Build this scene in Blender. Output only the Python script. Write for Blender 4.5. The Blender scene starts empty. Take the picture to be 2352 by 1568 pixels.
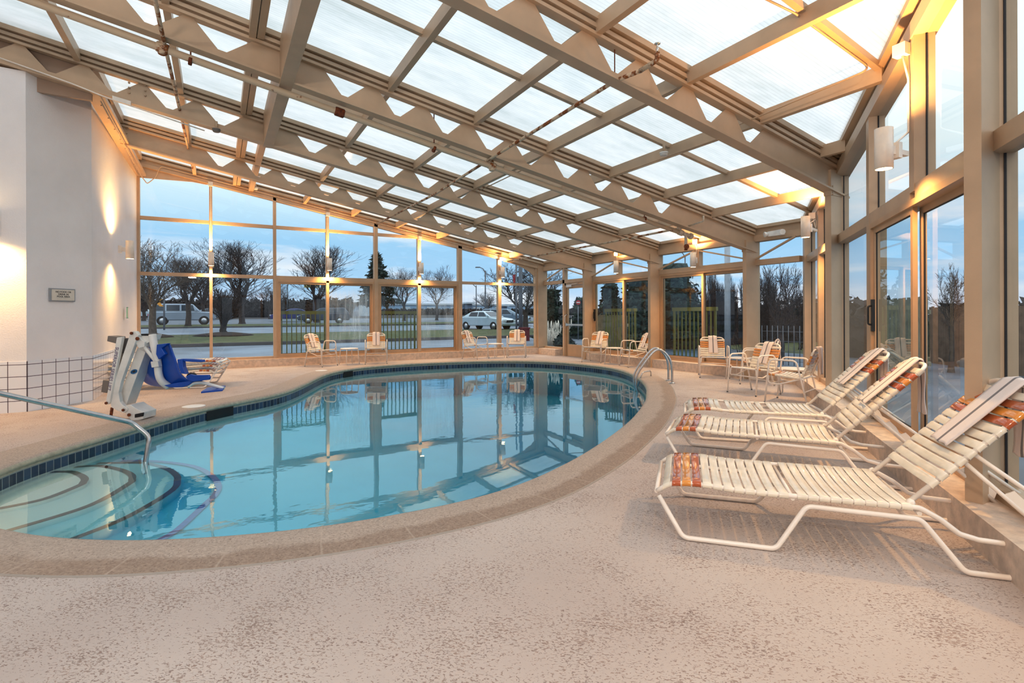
import bpy, bmesh, math, random
from math import sin, cos, pi, radians, sqrt, atan2
from mathutils import Vector as V, Matrix

random.seed(7)
SC = bpy.context.scene
EXPO = 0.40
COL = SC.collection

# ------------------------------------------------------------------ camera model (frame 2352 x 1568)
FPX, HY, ROLL, YAW, EYE = 1199.955, 722.588, 0.00364974, 1.05913227, 1.32
cR, sR = cos(ROLL), sin(ROLL)
FW = V((cos(YAW), sin(YAW), 0)); RT = V((sin(YAW), -cos(YAW), 0)); UPV = V((0, 0, 1))
IR = RT * cR - UPV * sR
IU = RT * sR + UPV * cR
ORG = V((0, 0, EYE))

def ray(x, y): return FW + IR * ((x - 1176) / FPX) + IU * ((HY - y) / FPX)
def pz(x, y, z=0.0):
    d = ray(x, y); return ORG + d * ((z - EYE) / d.z)
def px(x, y, X):
    d = ray(x, y); return ORG + d * (X / d.x)
def py(x, y, Y):
    d = ray(x, y); return ORG + d * (Y / d.y)
def pd(x, y, depth): return ORG + ray(x, y) * depth
def ppl(x, y, P, n):
    d = ray(x, y); return ORG + d * ((P - ORG).dot(n) / d.dot(n))

# ------------------------------------------------------------------ mesh builder
class MB:
    def __init__(s):
        s.v = []; s.f = []; s.m = []; s.sm = []; s.uv = []
    def vert(s, p): s.v.append(tuple(p)); return len(s.v) - 1
    def face(s, idx, mat=0, smooth=False, uv=None):
        s.f.append(tuple(idx)); s.m.append(mat); s.sm.append(smooth); s.uv.append(uv)
    def poly(s, pts, mat=0, smooth=False, uv=None):
        s.face([s.vert(p) for p in pts], mat, smooth, uv)
    def hexa(s, p, mat=0):
        i = [s.vert(q) for q in p]
        for q in ((0, 3, 2, 1), (4, 5, 6, 7), (0, 1, 5, 4), (1, 2, 6, 5), (2, 3, 7, 6), (3, 0, 4, 7)):
            s.face([i[k] for k in q], mat)
    def box(s, lo, hi, mat=0):
        (a, b, c), (d, e, f) = lo, hi
        s.hexa([(a, b, c), (d, b, c), (d, e, c), (a, e, c), (a, b, f), (d, b, f), (d, e, f), (a, e, f)], mat)
    def obox(s, c, ax, ay, az, mat=0):
        c, ax, ay, az = V(c), V(ax), V(ay), V(az)
        s.hexa([c - ax - ay - az, c + ax - ay - az, c + ax + ay - az, c - ax + ay - az,
                c - ax - ay + az, c + ax - ay + az, c + ax + ay + az, c - ax + ay + az], mat)
    def beam(s, a, b, w, h, up=(0, 0, 1), mat=0):
        a, b = V(a), V(b); d = (b - a).normalized(); side = d.cross(V(up)).normalized(); u = side.cross(d).normalized()
        s.obox((a + b) / 2, (b - a) / 2, side * w / 2, u * h / 2, mat)
    def prism(s, pts, off, mat=0):
        off = V(off); n = len(pts)
        a = [s.vert(V(p)) for p in pts]; b = [s.vert(V(p) + off) for p in pts]
        s.face(a[::-1], mat); s.face(b, mat)
        for i in range(n):
            j = (i + 1) % n; s.face((a[i], a[j], b[j], b[i]), mat)
    def tube(s, pts, r, n=8, closed=False, mat=0, caps=True, flat=None):
        pts = [V(p) for p in pts]; N = len(pts)
        rs = r if isinstance(r, (list, tuple)) else [r] * N
        tang = []
        for i in range(N):
            if closed: t = pts[(i + 1) % N] - pts[i - 1]
            else: t = pts[min(i + 1, N - 1)] - pts[max(i - 1, 0)]
            tang.append(t.normalized() if t.length > 1e-9 else V((0, 0, 1)))
        ref = V((0, 0, 1)) if abs(tang[0].z) < .9 else V((1, 0, 0))
        u = (ref - tang[0] * ref.dot(tang[0])).normalized()
        rings = []
        for i in range(N):
            u = (u - tang[i] * u.dot(tang[i]))
            u = u.normalized() if u.length > 1e-6 else tang[i].orthogonal().normalized()
            w = tang[i].cross(u)
            rings.append([s.vert(pts[i] + (u * cos(2 * pi * k / n) + w * sin(2 * pi * k / n)) * rs[i]) for k in range(n)])
        for i in range(N if closed else N - 1):
            A, B = rings[i], rings[(i + 1) % N]
            for k in range(n):
                l = (k + 1) % n; s.face((A[k], A[l], B[l], B[k]), mat, True)
        if caps and not closed:
            s.face(rings[0][::-1], mat); s.face(rings[-1], mat)
    def lathe(s, c, prof, n=16, mat=0, axis=(0, 0, 1), smooth=True):
        c, ax = V(c), V(axis).normalized(); u = ax.orthogonal().normalized(); w = ax.cross(u)
        rings = []
        for r, h in prof:
            rings.append([s.vert(c + ax * h + (u * cos(2 * pi * k / n) + w * sin(2 * pi * k / n)) * r) for k in range(n)])
        for A, B in zip(rings, rings[1:]):
            for k in range(n):
                l = (k + 1) % n; s.face((A[k], A[l], B[l], B[k]), mat, smooth)
        s.face(rings[0][::-1], mat); s.face(rings[-1], mat)
    def grid(s, rows, mat=0, smooth=True, uvs=None):
        ids = [[s.vert(p) for p in r] for r in rows]
        for i in range(len(ids) - 1):
            for j in range(len(ids[i]) - 1):
                uv = None
                if uvs: uv = [uvs[i][j], uvs[i][j + 1], uvs[i + 1][j + 1], uvs[i + 1][j]]
                s.face((ids[i][j], ids[i][j + 1], ids[i + 1][j + 1], ids[i + 1][j]), mat, smooth, uv)
    def build(s, name, mats, parent=None, loc=None, rz=0.0, recalc=True):
        me = bpy.data.meshes.new(name)
        me.from_pydata(s.v, [], s.f)
        mats = mats if isinstance(mats, (list, tuple)) else [mats]
        for m in mats: me.materials.append(m)
        me.polygons.foreach_set('material_index', s.m)
        me.polygons.foreach_set('use_smooth', s.sm)
        if any(u is not None for u in s.uv):
            L = me.uv_layers.new(name='UVMap'); k = 0
            for f, u in zip(s.f, s.uv):
                for i in range(len(f)):
                    L.data[k].uv = u[i] if u else (0, 0); k += 1
        if recalc:
            bm = bmesh.new(); bm.from_mesh(me); bmesh.ops.recalc_face_normals(bm, faces=bm.faces[:]); bm.to_mesh(me); bm.free()
        me.update()
        o = bpy.data.objects.new(name, me); COL.objects.link(o)
        if parent: o.parent = parent
        if loc is not None: o.location = loc
        o.rotation_euler = (0, 0, rz)
        return o

def fillet(pts, r, seg=4, closed=False):
    pts = [V(p) for p in pts]; out = []; N = len(pts)
    for i, p in enumerate(pts):
        if not closed and i in (0, N - 1): out.append(p); continue
        a, b = pts[i - 1], pts[(i + 1) % N]
        d1, d2 = (a - p), (b - p); l1, l2 = d1.length, d2.length; d1.normalize(); d2.normalize()
        ang = d1.angle(d2)
        if ang > pi - .02: out.append(p); continue
        k = min(r / math.tan(ang / 2), l1 * .48, l2 * .48)
        q1, q2 = p + d1 * k, p + d2 * k
        for t in range(seg + 1):
            t /= seg
            out.append(q1 * (1 - t) ** 2 + p * 2 * t * (1 - t) + q2 * t * t)
    return out

def catmull(pts, per=4, closed=True):
    P = [V(p) for p in pts]; n = len(P); out = []
    for i in range(n if closed else n - 1):
        p0, p1, p2, p3 = (P[(i - 1) % n], P[i], P[(i + 1) % n], P[(i + 2) % n]) if closed else (P[max(i - 1, 0)], P[i], P[i + 1], P[min(i + 2, n - 1)])
        for k in range(per):
            t = k / per
            out.append(.5 * ((2 * p1) + (p2 - p0) * t + (2 * p0 - 5 * p1 + 4 * p2 - p3) * t * t + (3 * p1 - p0 - 3 * p2 + p3) * t ** 3))
    if not closed: out.append(P[-1])
    return out

def empty(name, loc, rz=0.0):
    o = bpy.data.objects.new(name, None); o.empty_display_size = .1; COL.objects.link(o)
    o.location = loc; o.rotation_euler = (0, 0, rz); return o
def tag(o, label, cat, group=None):
    o['label'] = label; o['category'] = cat
    if group: o['group'] = group
    return o
def struct(o): o['kind'] = 'structure'; return o
def stuff(o): o['kind'] = 'stuff'; return o
def copy_tree(o, parent=None):
    c = o.copy(); COL.objects.link(c)
    if parent: c.parent = parent
    for ch in list(o.children): copy_tree(ch, c)
    return c
# ------------------------------------------------------------------ materials
def srgb(r, g, b):
    f = lambda c: (c / 255 / 12.92) if c / 255 <= .04045 else ((c / 255 + .055) / 1.055) ** 2.4
    return (f(r), f(g), f(b), 1)
class NT:
    def __init__(s, name):
        s.mat = bpy.data.materials.new(name); s.mat.use_nodes = True; s.t = s.mat.node_tree; s.t.nodes.clear()
        s.out = s.n('ShaderNodeOutputMaterial')
    def n(s, typ, **kw):
        x = s.t.nodes.new(typ)
        for k, v in kw.items():
            if k.startswith('i_'): x.inputs[int(k[2:]) if k[2:].isdigit() else k[2:].replace('_', ' ')].default_value = v
            else: setattr(x, k, v)
        return x
    def l(s, a, b): s.t.links.new(a, b)
    def pos(s): return s.n('ShaderNodeNewGeometry').outputs['Position']
    def noise(s, vec, scale, detail=3, rough=.55, dist=0):
        x = s.n('ShaderNodeTexNoise'); x.inputs['Scale'].default_value = scale; x.inputs['Detail'].default_value = detail
        x.inputs['Roughness'].default_value = rough; x.inputs['Distortion'].default_value = dist
        if vec is not None: s.l(vec, x.inputs['Vector'])
        return x.outputs['Fac']
    def mapping(s, vec, scale=(1, 1, 1), rot=(0, 0, 0), loc=(0, 0, 0)):
        x = s.n('ShaderNodeMapping'); x.inputs['Scale'].default_value = scale; x.inputs['Rotation'].default_value = rot; x.inputs['Location'].default_value = loc
        s.l(vec, x.inputs['Vector']); return x.outputs[0]
    def ramp(s, fac, stops, interp='LINEAR'):
        x = s.n('ShaderNodeValToRGB'); cr = x.color_ramp; cr.interpolation = interp
        while len(cr.elements) < len(stops): cr.elements.new(.5)
        for e, (p, c) in zip(cr.elements, stops):
            e.position = p; e.color = c if not isinstance(c, (int, float)) else (c, c, c, 1)
        s.l(fac, x.inputs[0]); return x.outputs[0]
    def math(s, op, a, b=None, clamp=False):
        x = s.n('ShaderNodeMath', operation=op, use_clamp=clamp)
        for i, q in enumerate((a, b)):
            if q is None: continue
            if isinstance(q, (int, float)): x.inputs[i].default_value = q
            else: s.l(q, x.inputs[i])
        return x.outputs[0]
    def mix(s, fac, a, b):
        x = s.n('ShaderNodeMix', data_type='RGBA')
        for i, q in ((0, fac), (6, a), (7, b)):
            if isinstance(q, (int, float)): x.inputs[i].default_value = q
            elif isinstance(q, tuple): x.inputs[i].default_value = q
            else: s.l(q, x.inputs[i])
        return x.outputs[2]
    def sep(s, vec):
        x = s.n('ShaderNodeSeparateXYZ'); s.l(vec, x.inputs[0]); return x.outputs
    def bump(s, h, strength=.3, dist=.01):
        x = s.n('ShaderNodeBump'); x.inputs['Strength'].default_value = strength; x.inputs['Distance'].default_value = dist
        s.l(h, x.inputs['Height']); return x.outputs[0]
    def pbr(s, col, rough=.5, metal=0, spec=.5, normal=None, coat=0, sheen=0):
        p = s.n('ShaderNodeBsdfPrincipled')
        for k, q in (('Base Color', col), ('Roughness', rough), ('Metallic', metal)):
            if isinstance(q, (int, float, tuple)): p.inputs[k].default_value = q
            else: s.l(q, p.inputs[k])
        p.inputs['Specular IOR Level'].default_value = spec
        p.inputs['Coat Weight'].default_value = coat; p.inputs['Sheen Weight'].default_value = sheen
        if normal is not None: s.l(normal, p.inputs['Normal'])
        s.l(p.outputs[0], s.out.inputs[0]); return p

def simple(name, col, rough=.5, metal=0, var=.06, nscale=6, spec=.5, bump=0, bscale=60, coat=0):
    t = NT(name); P = t.pos()
    n = t.noise(P, nscale, 4)
    lo = tuple(max(0, c * (1 - var * 2)) for c in col[:3]) + (1,); hi = tuple(min(1, c * (1 + var)) for c in col[:3]) + (1,)
    c = t.ramp(n, [(.3, lo), (.7, hi)])
    nm = t.bump(t.noise(P, bscale, 2), bump, .01) if bump else None
    t.pbr(c, rough, metal, spec, nm, coat)
    return t.mat

def facing_fac(t, base=.04, scale=.96, p=5):
    lw = t.n('ShaderNodeLayerWeight'); lw.inputs['Blend'].default_value = .5
    return t.math('ADD', t.math('MULTIPLY', t.math('POWER', lw.outputs['Facing'], p), scale), base), lw

def glass_mat(name, tint, base=.05, haze=0.0, streak=False):
    t = NT(name)
    f, _ = facing_fac(t, base, .9)
    tr = t.n('ShaderNodeBsdfTransparent'); tr.inputs[0].default_value = tint
    gl = t.n('ShaderNodeBsdfGlossy'); gl.inputs['Roughness'].default_value = .0; gl.inputs['Color'].default_value = (1, 1, 1, 1)
    m = t.n('ShaderNodeMixShader'); t.l(f, m.inputs[0]); t.l(tr.outputs[0], m.inputs[1]); t.l(gl.outputs[0], m.inputs[2])
    last = m
    if streak:
        P = t.pos()
        n1 = t.noise(t.mapping(P, (9, 9, .9)), 1.0, 5, .65)
        n2 = t.noise(t.mapping(P, (1.5, 1.5, .5), loc=(.7, 0, .35)), 1.0, 2)
        n3 = t.noise(t.mapping(P, (60, 60, 6)), 1.0, 3)
        a = t.ramp(t.math('MULTIPLY', n1, n2), [(.14, 0.0), (.36, 1.0)])
        z = t.sep(P)[2]
        mask = t.ramp(t.math('DIVIDE', z, 2.4), [(.08, .1), (.3, 1.0), (.78, .9), (.9, 0.0)])
        a = t.math('MULTIPLY', t.math('MULTIPLY', a, mask), t.math('ADD', t.math('MULTIPLY', n3, .5), .25))
        a = t.math('MULTIPLY', a, 1.05, True)
        tl = t.n('ShaderNodeBsdfTranslucent'); tl.inputs[0].default_value = (.85, .92, .95, 1)
        df = t.n('ShaderNodeBsdfDiffuse'); df.inputs[0].default_value = (.8, .87, .9, 1)
        mm = t.n('ShaderNodeMixShader'); mm.inputs[0].default_value = .35; t.l(tl.outputs[0], mm.inputs[1]); t.l(df.outputs[0], mm.inputs[2])
        m2 = t.n('ShaderNodeMixShader'); t.l(a, m2.inputs[0]); t.l(m.outputs[0], m2.inputs[1]); t.l(mm.outputs[0], m2.inputs[2]); last = m2
    t.l(last.outputs[0], t.out.inputs[0]); return t.mat

M = {}
M['frame'] = simple('painted_steel_tan', srgb(200, 174, 146), .40, 0, .05, 3, bump=.05, bscale=120)
M['frame_dark'] = simple('track_groove_brown', srgb(150, 124, 98), .6, 0, .1, 8)
M['gasket'] = simple('black_gasket', srgb(38, 34, 36), .6)
M['alu'] = simple('anodised_tan_aluminium', srgb(200, 168, 134), .35, .15, .05, 4)
M['white_metal'] = simple('white_powder_coat', srgb(246, 236, 226), .30, 0, .03, 5, coat=.2)
M['strap_white'] = simple('ivory_vinyl_strap', srgb(238, 228, 212), .26, 0, .05, 10, coat=.35)
M['strap_rust'] = simple('rust_vinyl_strap', srgb(190, 98, 48), .18, 0, .06, 10, coat=.8)
M['strap_gold'] = simple('golden_vinyl_strap', srgb(226, 154, 62), .18, 0, .06, 10, coat=.8)
M['strap_tan'] = simple('tan_vinyl_strap', srgb(218, 150, 70), .2, 0, .06, 10, coat=.8)
M['wall'] = simple('white_stucco_paint', srgb(240, 236, 236), .45, 0, .02, 2, bump=.3, bscale=55)
M['soffit'] = simple('tan_soffit', srgb(176, 150, 130), .7, 0, .05, 3)
M['sconce'] = simple('white_sconce_metal', srgb(240, 232, 222), .35)
M['steel'] = simple('brushed_stainless', (.62, .62, .63, 1), .22, 1, .05, 20)
M['chrome'] = simple('aluminium_bar', (.75, .74, .72, 1), .3, 1, .03, 20)
M['black'] = simple('black_plastic', srgb(24, 24, 27), .4)
M['grey_box'] = simple('grey_plastic', srgb(128, 120, 114), .5)
M['grey_dark'] = simple('dark_grey_plastic', srgb(86, 84, 86), .45)
M['lift_white'] = simple('lift_white_coat', srgb(232, 230, 226), .35, 0, .05, 7)
M['lift_blue'] = simple('blue_moulded_plastic', srgb(12, 78, 176), .38, 0, .05, 5)
M['rust'] = simple('rusted_iron', srgb(128, 62, 28), .8, 0, .35, 30, bump=.4, bscale=90)
M['green_rail'] = simple('olive_green_rail_paint', srgb(118, 122, 66), .5, 0, .06, 5)
M['curb'] = simple('rough_concrete_curb', srgb(222, 202, 184), .75, 0, .1, 14, bump=.3, bscale=70)
M['pavement'] = simple('wet_side_pavement', srgb(88, 102, 118), .55, 0, .25, .5)
M['asphalt'] = simple('damp_asphalt', srgb(116, 128, 142), .55, 0, .2, .35, spec=.4)
M['asphalt_dark'] = simple('dark_asphalt', srgb(92, 104, 118), .6, 0, .2, .5)
M['grass'] = simple('winter_lawn', srgb(78, 88, 52), .9, 0, .25, 3, bump=.5, bscale=30)
M['mulch'] = simple('dark_mulch', srgb(62, 52, 48), .95, 0, .25, 12)
M['kerb'] = simple('road_kerb', srgb(88, 88, 92), .8, 0, .12, 2)
M['bark'] = simple('dark_bark', srgb(66, 60, 60), .9, 0, .2, 8)
M['bark2'] = simple('grey_bark', srgb(96, 88, 84), .9, 0, .2, 8)
M['twig'] = simple('twigs', srgb(58, 56, 62), .9, 0, .2, 8)
M['conifer'] = simple('blue_spruce_needles', srgb(62, 84, 80), .9, 0, .4, 6)
M['evergreen'] = simple('dark_evergreen', srgb(36, 56, 46), .9, 0, .45, 6)
M['cedar'] = simple('cedar_green', srgb(44, 66, 62), .9, 0, .45, 6)
M['hedge'] = simple('brown_brush', srgb(52, 52, 56), .95, 0, .35, 5)
M['pampas'] = simple('pale_grass_plume', srgb(214, 210, 200), .9)
M['fence_wood'] = simple('weathered_wood', srgb(150, 146, 128), .85, 0, .15, 5)
M['fence_brown'] = simple('brown_wood_fence', srgb(118, 98, 84), .85, 0, .2, 5)
M['pole_white'] = simple('peeling_white_pole', srgb(196, 204, 212), .7, 0, .1, 4)
M['pole_grey'] = simple('grey_metal_pole', srgb(104, 112, 122), .5)
M['bldg'] = simple('pale_blue_cladding', srgb(152, 182, 208), .7, 0, .06, .3)
M['bldg2'] = simple('slate_blue_cladding', srgb(112, 134, 160), .7)
M['bldg_roof'] = simple('white_flat_roof', srgb(196, 206, 214), .6)
M['sign_yellow'] = simple('yellow_sign_face', srgb(222, 206, 120), .5)
M['sign_cream'] = simple('cream_sign_plate', srgb(226, 218, 206), .4)
M['sign_grey'] = simple('grey_sign_frame', srgb(160, 164, 170), .4)
M['ink'] = simple('black_lettering', srgb(46, 44, 44), .5)
M['ink_purple'] = simple('purple_lettering', srgb(104, 84, 124), .5)
M['ink_blue'] = simple('blue_logo_ink', srgb(36, 110, 168), .5)
M['red'] = simple('red_enamel', srgb(178, 40, 44), .4)
M['maroon'] = simple('maroon_paint', srgb(110, 38, 48), .5)
M['white_paint'] = simple('white_paint', srgb(236, 236, 234), .4)
M['amber'] = simple('amber_reflective', srgb(226, 160, 60), .5)
M['car_silver'] = simple('silver_car_paint', srgb(150, 166, 184), .28, .3, .03, 2, coat=.6)
M['car_pale'] = simple('pale_silver_car_paint', srgb(178, 196, 206), .28, .3, .03, 2, coat=.6)
M['car_grey'] = simple('grey_car_paint', srgb(112, 134, 152), .28, .3, .03, 2, coat=.6)
M['car_dark'] = simple('charcoal_car_paint', srgb(52, 64, 84), .25, .3, .03, 2, coat=.6)
M['car_blue'] = simple('deep_blue_car_paint', srgb(34, 52, 128), .25, .3, .03, 2, coat=.6)
M['car_glass'] = simple('car_window_glass', srgb(40, 58, 74), .08)
M['tyre'] = simple('tyre_rubber', srgb(34, 34, 36), .8)
M['rim'] = simple('alloy_rim', srgb(190, 194, 200), .3, .8)
M['headlight'] = simple('clear_headlamp', srgb(220, 232, 240), .1)
M['lens'] = simple('lamp_lens', srgb(240, 240, 236), .2)
M['outlet'] = simple('beige_plate', srgb(228, 222, 206), .5)
M['teal_edge'] = simple('teal_plate_edge', srgb(120, 190, 170), .5)
M['valve'] = simple('chalky_white_pipe', srgb(214, 200, 182), .6, 0, .12, 18)

def emit_mat(name, col, strength):
    t = NT(name); e = t.n('ShaderNodeEmission'); e.inputs[0].default_value = col; e.inputs[1].default_value = strength
    t.l(e.outputs[0], t.out.inputs[0]); return t.mat
M['bulb'] = emit_mat('glowing_bulb', (1, .66, .30, 1), 14)

M['glass'] = glass_mat('clear_pane', (.90, .95, .97, 1), .045)
M['glass_door'] = glass_mat('tinted_door_pane', (.74, .86, .90, 1), .06)
M['glass_fog'] = glass_mat('streaked_foggy_pane', (.84, .92, .95, 1), .05, streak=True)

# towels: white terry with two grey stripes woven along the middle (UV v across the cloth)
def towel_mat():
    t = NT('terry_towel'); uv = t.n('ShaderNodeUVMap'); v = t.sep(uv.outputs[0])[1]
    d = t.math('ABSOLUTE', t.math('SUBTRACT', v, .5))
    s = t.ramp(d, [(.0, 1.0), (.045, 1.0), (.06, 0.0)])
    c = t.mix(s, srgb(236, 224, 220), srgb(128, 122, 124))
    b = t.bump(t.noise(t.pos(), 260, 2), .6, .004)
    t.pbr(c, .95, 0, .1, b, sheen=.3); return t.mat
M['towel'] = towel_mat()

def floor_mat():
    t = NT('textured_cool_deck'); P = t.pos()
    big = t.noise(P, .8, 4)
    base = t.ramp(big, [(.3, srgb(188, 176, 170)), (.7, srgb(206, 196, 190))])
    # worm-like knockdown pits, thinned out in patches
    warp = t.mapping(P, (1, 1.0, 1), rot=(0, 0, .7))
    w = t.mapping(warp, (66, 112, 1))
    n1 = t.noise(w, 1.0, 3, .6, .8)
    patch = t.noise(P, 3.2, 3)
    patch2 = t.noise(P, .6, 2)
    thr = t.math('ADD', t.math('MULTIPLY', patch, .55), t.math('MULTIPLY', patch2, .25))
    val = t.math('ADD', n1, t.math('MULTIPLY', t.math('SUBTRACT', thr, .4), .62))
    pit = t.ramp(val, [(.565, 0.0), (.605, 1.0)])
    pitc = t.ramp(t.noise(P, 9, 2), [(.3, srgb(136, 114, 104)), (.7, srgb(164, 144, 132))])
    c = t.mix(t.math('MULTIPLY', pit, .8), base, pitc)
    fine = t.noise(P, 150, 2)
    h = t.math('SUBTRACT', t.math('MULTIPLY', fine, .25), t.math('MULTIPLY', pit, .6))
    t.pbr(c, t.ramp(big, [(.3, .62), (.7, .75)]), 0, .4, t.bump(h, .5, .004)); return t.mat
M['floor'] = floor_mat()

def coping_mat():
    t = NT('exposed_aggregate_coping'); uv = t.n('ShaderNodeUVMap'); s = t.sep(uv.outputs[0]); u, v = s[0], s[1]; P = t.pos()
    n = t.noise(P, 2.5, 3)
    dry = t.ramp(t.noise(P, 70, 4), [(.3, srgb(172, 156, 144)), (.7, srgb(200, 186, 174))])
    wet = t.ramp(t.noise(P, 70, 4), [(.3, srgb(138, 116, 100)), (.7, srgb(170, 148, 130))])
    edge = t.math('ADD', v, t.math('MULTIPLY', t.math('SUBTRACT', n, .5), .5))
    wf = t.ramp(edge, [(.52, 0.0), (.64, 1.0)])
    xyz = t.sep(P); side = t.math('SUBTRACT', t.math('MULTIPLY', xyz[0], .42), xyz[1]); near = t.ramp(t.math('ADD', t.math('MULTIPLY', side, .1), .5), [(.02, 0.0), (.12, 1.0)])
    wf = t.math('MULTIPLY', t.math('MULTIPLY', wf, near), .75)
    c = t.mix(wf, dry, wet)
    sp = t.ramp(t.noise(P, 95, 2, .7), [(.62, 0.0), (.68, 1.0)])
    c = t.mix(t.math('MULTIPLY', sp, .7), c, srgb(92, 72, 60))
    j = t.math('ABSOLUTE', t.math('SUBTRACT', t.math('FRACT', t.math('DIVIDE', u, .46)), .5))
    jf = t.ramp(j, [(.0, 1.0), (.008, 1.0), (.014, 0.0)])
    c = t.mix(t.math('MULTIPLY', jf, .4), c, srgb(196, 182, 170))
    o = t.ramp(v, [(.965, 0.0), (.975, 1.0)])
    c = t.mix(t.math('MULTIPLY', o, t.math('ADD', t.math('MULTIPLY', near, .8), .2)), c, srgb(168, 160, 152))
    rough = t.math('SUBTRACT', .75, t.math('MULTIPLY', wf, .3))
    t.pbr(c, rough, 0, .4, t.bump(t.noise(P, 95, 2, .7), .35, .004)); return t.mat
M['coping'] = coping_mat()
M['coping_nose'] = simple('pale_coping_nose', srgb(196, 190, 170), .6, 0, .12, 18)

def band_mat():  # navy waterline tiles from UV metres
    t = NT('navy_waterline_tile'); uv = t.n('ShaderNodeUVMap'); s = t.sep(uv.outputs[0])
    fu = t.math('FRACT', t.math('DIVIDE', s[0], .085)); fv = t.math('FRACT', t.math('DIVIDE', s[1], .112))
    gu = t.math('MAXIMUM', t.math('LESS_THAN', fu, .09), t.math('LESS_THAN', fv, .09))
    cell = t.math('FLOOR', t.math('DIVIDE', s[0], .085))
    wn = t.n('ShaderNodeTexWhiteNoise', noise_dimensions='1D'); t.l(cell, wn.inputs['W'])
    tc = t.ramp(wn.outputs['Value'], [(0, srgb(26, 40, 62)), (.6, srgb(44, 66, 96)), (1, srgb(64, 92, 124))])
    c = t.mix(gu, tc, srgb(150, 160, 160))
    t.pbr(c, .2, 0, .6); return t.mat
M['band'] = band_mat()
M['nose_tile'] = simple('dark_step_nosing_tile', srgb(46, 32, 36), .3, 0, .15, 20)
M['nose_tile_blue'] = simple('blue_floor_line_tile', srgb(34, 70, 150), .3, 0, .15, 20)

def plaster_mat():   # water's light absorption painted into the shell colour, aqua deepening with depth
    t = NT('water_tinted_plaster'); P = t.pos()
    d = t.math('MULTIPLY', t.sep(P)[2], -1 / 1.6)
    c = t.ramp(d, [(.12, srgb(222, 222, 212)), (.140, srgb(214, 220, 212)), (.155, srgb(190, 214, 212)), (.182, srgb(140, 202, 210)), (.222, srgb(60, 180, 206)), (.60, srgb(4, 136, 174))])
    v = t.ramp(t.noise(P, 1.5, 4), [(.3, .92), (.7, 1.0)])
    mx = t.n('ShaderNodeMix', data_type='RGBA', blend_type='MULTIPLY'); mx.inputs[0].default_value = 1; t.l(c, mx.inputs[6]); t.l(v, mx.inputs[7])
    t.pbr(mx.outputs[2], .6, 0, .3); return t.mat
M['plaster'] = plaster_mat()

def water_mat():
    t = NT('pool_water'); P = t.pos()
    n1 = t.noise(t.mapping(P, (1, 1, 1)), 1.6, 2, .5, .4)
    n2 = t.noise(t.mapping(P, (1, 1.6, 1), rot=(0, 0, .5)), 6, 2)
    calm = t.ramp(t.noise(P, .35, 2), [(.42, .12), (.62, 1.0)])
    h = t.math('MULTIPLY', t.math('ADD', t.math('MULTIPLY', n1, 1.0), t.math('MULTIPLY', n2, .25)), calm)
    nm = t.bump(h, .07, .05)
    fr = t.n('ShaderNodeFresnel'); fr.inputs[0].default_value = 1.33; t.l(nm, fr.inputs['Normal'])
    lw = t.n('ShaderNodeLayerWeight'); lw.inputs['Blend'].default_value = .5; t.l(nm, lw.inputs['Normal'])
    f = t.math('ADD', t.math('MULTIPLY', t.math('POWER', lw.outputs['Facing'], 4.2), .9), .03, True)
    tr = t.n('ShaderNodeBsdfTransparent'); tr.inputs[0].default_value = (.84, .975, 1, 1)
    gl = t.n('ShaderNodeBsdfGlossy'); gl.inputs['Roughness'].default_value = .015; gl.inputs['Color'].default_value = (.86, .97, .99, 1); t.l(nm, gl.inputs['Normal'])
    m = t.n('ShaderNodeMixShader'); t.l(f, m.inputs[0]); t.l(tr.outputs[0], m.inputs[1]); t.l(gl.outputs[0], m.inputs[2])
    t.l(m.outputs[0], t.out.inputs[0])
    return t.mat
M['water'] = water_mat()

def panel_mat():
    t = NT('multiwall_polycarbonate'); P = t.pos(); s = t.sep(P)
    w = t.math('FRACT', t.math('DIVIDE', s[1], .045))
    rib = t.ramp(w, [(0, .90), (.12, .90), (.24, 1.0), (.9, 1.0), (1, .9)])
    d1 = t.noise(t.mapping(P, (.5, 2.2, 1)), 1, 4); d2 = t.noise(t.mapping(P, (3, 9, 1)), 1, 5, .7)
    dirt = t.ramp(t.math('ADD', t.math('MULTIPLY', d1, .6), t.math('MULTIPLY', d2, .4)), [(.3, srgb(196, 206, 208)), (.65, srgb(232, 238, 242))])
    mx = t.n('ShaderNodeMix', data_type='RGBA', blend_type='MULTIPLY'); mx.inputs[0].default_value = 1
    t.l(dirt, mx.inputs[6]); t.l(rib, mx.inputs[7]); c = mx.outputs[2]
    tl = t.n('ShaderNodeBsdfTranslucent'); t.l(c, tl.inputs[0])
    df = t.n('ShaderNodeBsdfDiffuse'); t.l(c, df.inputs[0])
    a = t.n('ShaderNodeMixShader'); a.inputs[0].default_value = .25; t.l(tl.outputs[0], a.inputs[1]); t.l(df.outputs[0], a.inputs[2])
    gl = t.n('ShaderNodeBsdfGlossy'); gl.inputs['Roughness'].default_value = .12
    f, _ = facing_fac(t, .03, .6)
    b = t.n('ShaderNodeMixShader'); t.l(f, b.inputs[0]); t.l(a.outputs[0], b.inputs[1]); t.l(gl.outputs[0], b.inputs[2])
    t.l(b.outputs[0], t.out.inputs[0]); return t.mat
M['panel'] = panel_mat()

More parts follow.
